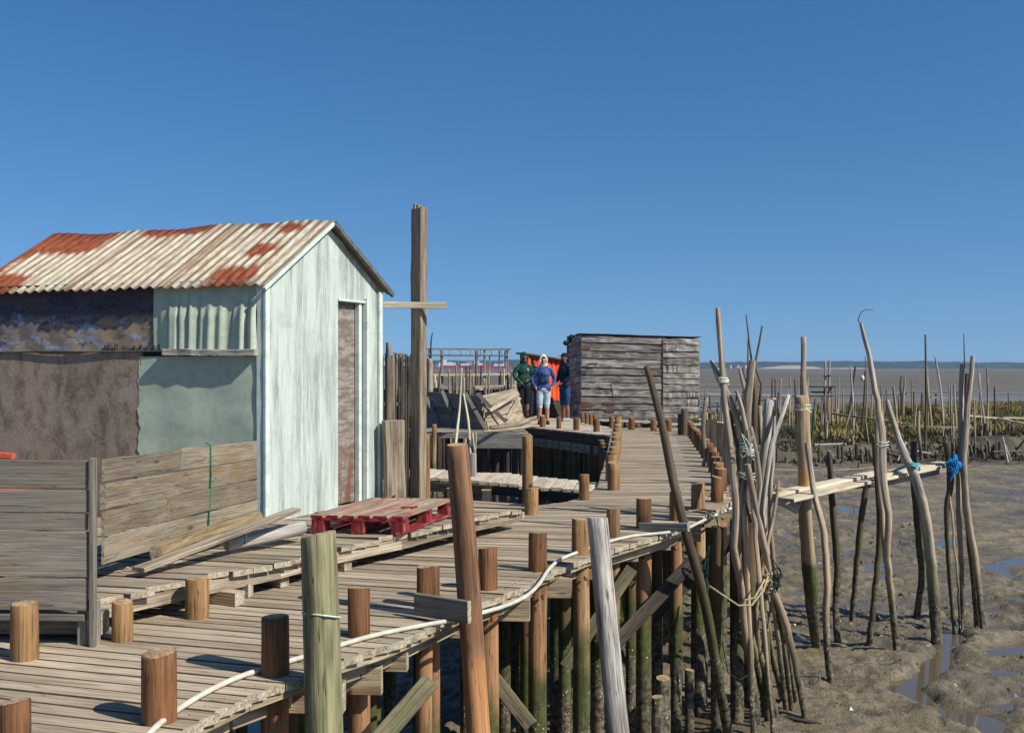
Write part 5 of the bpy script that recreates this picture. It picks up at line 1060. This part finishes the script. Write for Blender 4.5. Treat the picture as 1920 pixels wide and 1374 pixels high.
for i in range(270):
    px = random.gauss(random.choice((1380, 1460, 1560, 1640, 1720, 1800, 1860)), 28); d_ = random.uniform(38, 46) if px < 1700 else random.uniform(41, 47); q = W(px, 700, d_); h_ = random.uniform(.08, .65)
    m = MB(); m.log([(q.x, d_, MUD-.2), (q.x+random.gauss(0, .05), d_, MUD+h_)], random.uniform(.035, .08), n=6, amp=.15); m.build('pile_stump', random.choice(['stickdark', 'darkwood', 'stick']), label='rotten pile stump, one of many low ones at the edge of the mud', cat='stump', group='rotten stumps at the edge of the marsh')
m = MB(); m.ell(W(1617, 709, 45.8), (.09, .09, .13), 10); m.build('float', [M['ropewhite']], label='white float hanging on a marsh stake', cat='float')
rs = np.random.RandomState(8); m = MB(); N = 26000
cx = rs.uniform(6, 25, N); cy = rs.uniform(39.5, 47, N); kp = (fbm(cx*.9+3, cy*1.3, 3) > .43) & (cx < cy*.5); cx, cy = cx[kp], cy[kp]; cz = mudheight(cx, cy)
for x_, y_, z_ in zip(cx, cy, cz):
    a = rs.rand()*6.28; w_ = .02+.04*rs.rand(); h_ = .03+.16*rs.rand()**2; ca_, sa_ = math.cos(a)*w_, math.sin(a)*w_
    m.add([(x_-ca_, y_-sa_, z_-.02), (x_+ca_, y_+sa_, z_-.02), (x_+ca_*.6+.04*rs.randn(), y_+sa_*.6+.04*rs.randn(), z_+h_)], [(0, 0, 0)]*3, [(0, 1, 2)], float(rs.rand()))
t = NT('dark weed'); rn = t.attr('rnd', 2); M['weed'] = t.done(t.mix(rn, srgb(36, 34, 20), srgb(96, 88, 54)), None, .9)
m.build('salt_weed', [M['weed']], kind='stuff', label='dark olive weed and rubble on the slope of the marsh bank', cat='weed')
for i in range(70):
    px = random.uniform(1315, 1900); d_ = random.uniform(40, 47); q = W(px, 700, d_); ln = random.gauss(0, .55); h_ = random.uniform(.3, 1.1)
    m = MB(); m.log([(q.x, d_, MUD-.1), (q.x+ln, d_+random.gauss(0, .3), MUD+h_)], [random.uniform(.03, .06), .03], n=6, amp=.15); m.build('marsh_stake', random.choice(['darkwood', 'stickdark', 'stick', 'greypost']), label='short broken stake leaning over at the foot of the marsh bank, one of many alike', cat='stake', group='broken stakes leaning at the foot of the marsh bank')
for i in range(16):
    px = random.uniform(1330, 1880); d_ = random.uniform(40.5, 45.5); q = W(px, 700, d_); a = random.uniform(-.5, .5); l_ = random.uniform(.7, 2.4)
    m = MB(); m.log([(q.x, d_, MUD+.18+random.random()*.3), (q.x+l_*math.cos(a), d_+l_*math.sin(a), MUD+.15+random.random()*.5)], .045, n=6, amp=.15); m.build('fallen_timber', random.choice(['greypost', 'stick', 'darkwood']), label='fallen timber lying among stumps at the foot of the marsh bank, one of several alike', cat='timber', group='fallen timbers at the foot of the marsh bank')
# leafy clumps of bushes in the marsh
t = NT('marsh shrub leaves'); rn = t.attr('rnd', 2); M['shrub'] = t.done(t.mix(rn, srgb(52, 62, 22), srgb(112, 112, 46)), None, .9)
for k, (px, d_, w, h_) in enumerate([(1560, 47, 1.6, .9), (1500, 46, 1.2, .8), (1640, 48, 1.2, .9), (1400, 45, 1.3, .8), (1340, 46, 1.2, .8), (1700, 50, 1.3, .9), (1800, 51, 1.5, .9), (1880, 52, 2.2, 1.1), (1930, 53, 2, 1.2), (1450, 48, 1.4, .8)]):
    q = W(px, 700, d_); m = MB(); zb = MUD+.25
    for i in range(1500):
        u = random.gauss(0, .33)*w; v = random.gauss(0, .35)*w; zz = random.random()*h_*max(.1, 1-(u/w)**2*.8)*(.75+.4*random.random())
        s_ = random.uniform(.03, .07); a = Vector((random.gauss(0, 1), random.gauss(0, 1), random.gauss(.3, 1))).normalized(); b = a.orthogonal().normalized(); c_ = a.cross(b)
        p = Vector((q.x+u, d_+v, zb+zz)); m.add([p-b*s_*.4, p+c_*s_*1.6, p+b*s_*.4, p-c_*s_*.4], [(0, 0, 0)]*4, [(0, 1, 2, 3)], random.random()*(.3+.7*zz/h_))
    m.build('marsh_shrub', [M['shrub']], label='low green shrub on the marsh bank, %s counted from the left' % ORD[sorted([1560, 1500, 1640, 1400, 1340, 1700, 1800, 1880, 1930, 1450]).index(px)+1], cat='shrub', group='low shrubs on the marsh bank')

# ------------------------------------------------------------------ ships and port far away
def flat(name, c, r=.6): M[name] = plain(name, c, r, 0, .1, .2)
flat('shipred', srgb(150, 36, 56)); flat('shipwhite', srgb(214, 214, 210)); flat('shipblue', srgb(40, 62, 110)); flat('shipgrey', srgb(130, 138, 146))
def ship(px, d, L, hull, sup, label, crane=True):
    x0 = (px-960)/FPX*d; o = thing('cargo_ship', label, 'ship', (x0, d, -2.2))
    m = MB(); z0 = -2.6; h = L*.085
    pr = [(-.5, 0), (-.48, 1), (.44, 1), (.52, 1.25), (.48, 0)]
    V = []; 
    for (dy, k) in ((0, .86), (L*.07, 1), (L*.14, .86)):
        for (u, v) in pr: V.append((x0+u*L*k, d+dy, z0+v*h))
    F = [(0, 4, 3, 2), (0, 2, 1)] 
    F = [(i+5*j, (i+1) % 5+5*j, (i+1) % 5+5*j+5, i+5*j+5) for j in range(2) for i in range(5)]+[(4, 3, 2, 1, 0), (10, 11, 12, 13, 14)]
    m.add(V, [(0, 0, 0)]*15, F, .5); m.build('hull', [M[hull]], o)
    m = MB(); zt_ = z0+h
    for (u, w_, hh) in sup: m.board((x0+u*L, d+L*.07, zt_), (x0+u*L, d+L*.07, zt_+hh*L), w_*L, L*.09, up=(0, 1, 0), nseg=1)
    m.build('superstructure', [M['shipwhite']], o)
    if crane:
        m = MB()
        for u in (-.1, .1, .3): m.board((x0+u*L, d+L*.07, zt_), (x0+u*L, d+L*.07, zt_+.13*L), .012*L, .012*L, up=(0, 1, 0)); m.board((x0+u*L, d+L*.07, zt_+.12*L), (x0+(u+.09)*L, d+L*.07, zt_+.09*L), .01*L, .01*L)
        m.build('derrick', [M['shipgrey']], o)
ship(868, 1500, 66, 'shipred', [(-.4, .1, .12), (-.28, .1, .07), (.05, .2, .04), (.36, .1, .05)], 'red hulled ship with white upperworks behind the middle of the drying frame')
ship(922, 1560, 58, 'shipred', [(-.38, .12, .14), (.2, .3, .05), (.38, .08, .1)], 'second red hulled ship behind the right part of the drying frame')
ship(812, 1520, 40, 'shipred', [(.3, .2, .16), (-.1, .2, .07)], 'red ship nearest the mast seen left of the drying frame posts')
ship(1000, 1600, 50, 'shipblue', [(-.3, .2, .15), (.2, .2, .06)], 'dark blue ship mostly hidden behind the people')
ship(752, 1540, 60, 'shipblue', [(-.38, .1, .12), (.2, .3, .08)], 'blue ship seen between the shed and the mast')
for k, (px, c_) in enumerate(((1344, 'shipwhite'), (1372, 'shipwhite'), (1386, 'shipwhite'), (1400, 'shipwhite'))):
    d = 1480; x0 = (px-960)/FPX*d; o = thing('moored_boat', ['white boat moored left of the tallest cluster stick', 'small white boat right of the tallest cluster stick', 'small white boat in the middle of three before the far shore', 'small white boat nearest the fork of the sticks'][k], 'boat', (x0, d, -2.2), 'small boats before the far shore')
    m = MB(); m.board((x0-4, d, -1.6), (x0+4, d, -1.6), 3, 1.4, wend=1); m.build('hull', [M['shipred' if k else 'shipwhite']], o)
    m = MB(); m.board((x0-1, d, -1), (x0-1, d, 4.5), 2.2, 2, up=(0, 1, 0), wend=.3); m.build('mast', [M[c_]], o)
for k, (px, w_, h_) in enumerate(((825, 10, 9), (846, 14, 12), (880, 9, 15), (900, 12, 10), (936, 16, 8), (948, 8, 13), (790, 12, 10), (760, 14, 9), (1385, 12, 5), (1405, 16, 5))):
    d = 1690; x0 = (px-960)/FPX*d; o = thing('port_building', 'pale port building on the far shore, %s from the left' % ORD[[6, 0, 0, 0, 0, 0, 0, 0, 0, 0][0]*0+sorted([825, 846, 880, 900, 936, 948, 790, 760, 1385, 1405]).index(px)+1], 'building', (x0, d, -2.2), 'port buildings on the far shore')
    m = MB(); m.board((x0, d, -3), (x0, d, -2+h_*.8), w_, 10, up=(0, 1, 0), nseg=1); m.build('wall', [M['shipwhite' if k % 2 else 'shipgrey']], o)
    m = MB(); m.board((x0-w_/2-.4, d, -2+h_*.8+.5), (x0+w_/2+.4, d, -2+h_*.8+.5), 11, .8); m.build('roof', [M['shipgrey' if k % 2 else 'shipred']], o)

# ------------------------------------------------------------------ people
def cloth(name, c, var=.25, sc=9): M[name] = plain(name, c, .9, .25, var, sc)
M['skin'] = plain('skin', srgb(176, 124, 98), .6, 0, .08, 10); M['skindark'] = plain('tanned skin', srgb(132, 88, 66), .6, 0, .08, 10)
cloth('cgreen', srgb(32, 68, 56)); cloth('cblack', srgb(24, 24, 28)); cloth('cblue', srgb(58, 80, 126), .4, 14); cloth('cjeans', srgb(160, 176, 186)); cloth('cnavy', srgb(26, 34, 52)); cloth('cdenim', srgb(36, 62, 96)); cloth('cwhite', srgb(214, 210, 200)); cloth('cshoe', srgb(30, 28, 30)); cloth('cshoel', srgb(150, 150, 156)); cloth('chair', srgb(22, 16, 12)); cloth('cglass', srgb(14, 12, 12))
def person(px, d, H, yaw, label, top, bottom, skin='skin', shoe='cshoe', hood=None, cap=False, armL=None, armR=None, long_=False, legs=.085, logo=False, lean=0, pattern=None, hoodcol=None, foot_z=0):
    x0 = (px-960)/FPX*d; k = H/1.75; rot = Matrix.Rotation(R(yaw), 3, 'Z'); base = Vector((x0, d, foot_z))
    T = lambda p: base+rot @ (Vector((p[0], p[1]-(lean*max(0, p[2]-.9) if p[2] > .9 else 0), p[2]))*k)
    root = thing('person', label, 'person', base)
    def rem(mb, name, mat, vox, sm=4, par=root):
        o = mb.build(name, [M[mat]], par); md = o.modifiers.new('r', 'REMESH'); md.mode = 'VOXEL'; md.voxel_size = vox; md.use_smooth_shade = True
        if name in ('jacket', 'shorts', 'trousers', 'hood'):
            tx = bpy.data.textures.new('folds', 'CLOUDS'); tx.noise_scale = .11; md = o.modifiers.new('d', 'DISPLACE'); md.texture = tx; md.strength = .03; md.mid_level = .5; md.texture_coords = 'LOCAL'
        md = o.modifiers.new('s', 'SMOOTH'); md.factor = .5; md.iterations = sm; return o
    def lim(mb, pts, rads, n=12): mb.log([T(p) for p in pts], [r*k for r in rads], n=n, amp=0, seg=.05, bev=.6); [mb.ell(T(p), (r*k*.98,)*3, 10) for p, r in zip(pts, rads)]
    def el(mb, p, r): mb.ell(T(p), tuple(v*k for v in r), 16, rot)
    armL = armL or [(.18, .0, 1.39), (.24, .02, 1.14), (.24, -.06, .9)]; armR = armR or [(-.18, .0, 1.39), (-.25, .02, 1.14), (-.24, -.06, .9)]
    b = MB(); el(b, (0, -.01, 1.63), (.075, .095, .115)); el(b, (0, -.03, 1.57), (.058, .07, .06)); lim(b, [(0, .01, 1.42), (0, -.0, 1.56)], [.06, .055])
    el(b, (0, -.108, 1.615), (.012, .018, .022)); el(b, (.078, 0, 1.625), (.012, .02, .03)); el(b, (-.078, 0, 1.625), (.012, .02, .03)); el(b, (0, -.092, 1.575), (.026, .012, .009))
    el(b, (0, 0, 1.3), (.16, .1, .17)); el(b, (0, 0, 1.05), (.14, .1, .2)); lim(b, [(.16, 0, 1.39), (-.16, 0, 1.39)], [.05, .05])
    for s in (1, -1):
        lim(b, [(s*.09, 0, .95), (s*legs*1.05, -.01, .5), (s*legs*1.15, .02, .28), (s*legs*1.2, .02, .08)], [.085, .055, .053, .034]); lim(b, [(s*legs*1.2, .03, .04), (s*legs*1.35, -.11, .03)], [.035, .03])
    for s, A in ((1, armL), (-1, armR)):
        lim(b, A, [.05, .04, .028]); w = Vector(A[2]); dr = (Vector(A[2])-Vector(A[1])).normalized(); pc = w+dr*.05
        lim(b, [w, tuple(pc)], [.027, .033]); sd = Vector((0, 1, 0)) if abs(dr.y) < .8 else Vector((1, 0, 0))
        for f_ in range(4):
            o_ = sd*((f_-1.5)*.019); l_ = (.062, .074, .068, .052)[f_]; st = pc+dr*.025+o_; md = st+dr*l_*.55; en = md+(dr*.6+Vector((-s*.5, 0, 0))).normalized()*l_*.5
            lim(b, [tuple(st), tuple(md), tuple(en)], [.0095, .009, .0075], 8)
        lim(b, [tuple(w+dr*.02-sd*.02), tuple(w+dr*.055-sd*.052), tuple(w+dr*.085-sd*.05)], [.012, .010, .008], 8)
    rem(b, 'body', skin, .0065, 2)
    # top
    c = MB(); el(c, (0, 0, 1.30), (.175, .125, .17)); el(c, (0, .0, 1.12), (.172, .13, .18)); el(c, (0, .0, .98), (.175, .13, .11)); lim(c, [(.15, 0, 1.40), (0, 0, 1.45), (-.15, 0, 1.40)], [.06, .07, .06])
    for A in (armL, armR): lim(c, [A[0], A[1], tuple(Vector(A[1]).lerp(Vector(A[2]), .93))], [.062, .052, .042])
    lim(c, [(.10, -.02, .93), (-.10, -.02, .93)], [.10, .10])
    lim(c, [(.06, .0, 1.48), (-.06, .0, 1.48)], [.055, .055])
    tp = rem(c, 'jacket', top, .011, 3)
    if pattern:
        c = MB()
        for a in range(12):
            an_ = a*math.pi/6+.2; r1 = random.uniform(.12, .17)
            pts = [(.04*math.cos(an_), -.137, 1.14+.04*math.sin(an_)), (r1*math.cos(an_)*.8, -.118, 1.14+r1*math.sin(an_)*1.1)]
            lim(c, pts, [.006, .012], 6)
        c.build('pattern', [M[pattern]], tp)
    if logo: c = MB(); el(c, (.07, -.135, 1.33), (.02, .012, .028)); c.build('emblem', [M['cwhite']], tp)
    # bottom
    c = MB(); el(c, (0, 0, .92), (.165, .125, .12))
    zk = .1 if long_ else .46
    for s in (1, -1): lim(c, [(s*.085, 0, .88), (s*(.09+legs)*.5, 0, (.88+zk)/2), (s*legs*1.08, 0, zk)], [.098, .09, .075 if not long_ else .06])
    rem(c, 'trousers' if long_ else 'shorts', bottom, .011, 3)
    for s in (1, -1):
        c = MB(); lim(c, [(s*legs*1.2, .05, .05), (s*legs*1.28, -.04, .045), (s*legs*1.4, -.14, .035)], [.048, .048, .04]); rem(c, 'shoe', shoe, .009, 2)
    if hood:
        c = MB(); el(c, (0, .03, 1.655), (.105, .115, .135)); el(c, (0, .035, 1.52), (.11, .11, .09)); el(c, (0, .02, 1.74), (.06, .07, .06))
        for a in range(-3, 13): an_ = a*.35-.2; c.ell(T((.088*math.cos(an_), -.055, 1.63+.115*math.sin(an_))), (.022*k,)*3, 8)
        rem(c, 'hood', hood, .010, 2)
        c = MB(); el(c, (0, -.025, 1.70), (.07, .07, .04)); c.build('hair', [M['chair']], root)
    elif cap:
        c = MB(); el(c, (0, .0, 1.69), (.09, .108, .075)); el(c, (0, -.12, 1.685), (.07, .075, .012)); rem(c, 'cap', 'cblack', .009, 2)
        c = MB(); el(c, (0, -.075, 1.56), (.06, .04, .05)); el(c, (0, .04, 1.62), (.085, .085, .08)); c.build('hair', [M['chair']], root)
    else:
        c = MB(); el(c, (0, .015, 1.675), (.088, .105, .09)); c.build('hair', [M['chair']], root)
    c = MB()
    for s in (1, -1): el(c, (s*.032, -.098, 1.635), (.014 if not cap and hood != 'cgreen' else .026, .012, .008 if hood != 'cgreen' else .018))
    c.build('sunglasses' if hood == 'cgreen' else 'eyes', [M['cglass']], root)
    return root
person(982, 29.6, 1.86, 12, 'person in a dark green hoodie with the hood up and black shorts', 'cgreen', 'cblack', 'skindark', hood='cgreen', logo=True, armL=[(.175, 0, 1.39), (.21, -.08, 1.16), (.05, -.26, 1.06)], armR=[(-.175, 0, 1.39), (-.27, -.03, 1.18), (-.13, -.2, 1.0)], lean=.08)
person(1001, 30.6, 1.72, 5, 'person in dark clothes half hidden between the green hoodie and the blue jacket', 'cnavy', 'cnavy', 'skindark', long_=True)
person(1019, 27.6, 1.77, 0, 'young person in a blue patterned jacket, light jeans shorts and pale hood, hands at pockets', 'cblue', 'cjeans', 'skin', hood='cwhite', pattern='cnavy', armL=[(.175, 0, 1.39), (.29, .03, 1.17), (.21, -.05, .97)], armR=[(-.175, 0, 1.39), (-.29, .03, 1.17), (-.21, -.05, .97)])
person(1059, 29.2, 1.86, -55, 'person in a black cap, navy hoodie and denim shorts leaning by the hut, looking down', 'cnavy', 'cdenim', 'skindark', shoe='cshoel', cap=True, armL=[(.175, 0, 1.39), (.23, -.02, 1.16), (.12, -.17, 1.0)], armR=[(-.175, 0, 1.39), (-.23, -.02, 1.16), (-.12, -.17, 1.0)])

# ------------------------------------------------------------------ haze of the estuary
hz = NT('haze'); hz.n.remove(hz.b); vol = hz.new('ShaderNodeVolumePrincipled'); vol.inputs['Color'].default_value = (.5, .72, 1, 1); vol.inputs['Density'].default_value = .0002; vol.inputs['Anisotropy'].default_value = .2
hz.l.new(vol.outputs[0], hz.n['Material Output'].inputs['Volume'])
m = MB(); X0, X1, Y0_, Y1_, Z0_, Z1_ = -5100, 5100, -260, 6100, -4, 24
v = [(X0, Y0_, Z0_), (X1, Y0_, Z0_), (X1, Y1_, Z0_), (X0, Y1_, Z0_), (X0, Y0_, Z1_), (X1, Y0_, Z1_), (X1, Y1_, Z1_), (X0, Y1_, Z1_)]
m.add(v, [(0, 0, 0)]*8, [(0, 3, 2, 1), (4, 5, 6, 7), (0, 1, 5, 4), (1, 2, 6, 5), (2, 3, 7, 6), (3, 0, 4, 7)], 0); hzo = m.build('haze', [hz.m], kind='stuff')
for o in bpy.data.objects:
    if '_o' in o: del o['_o']
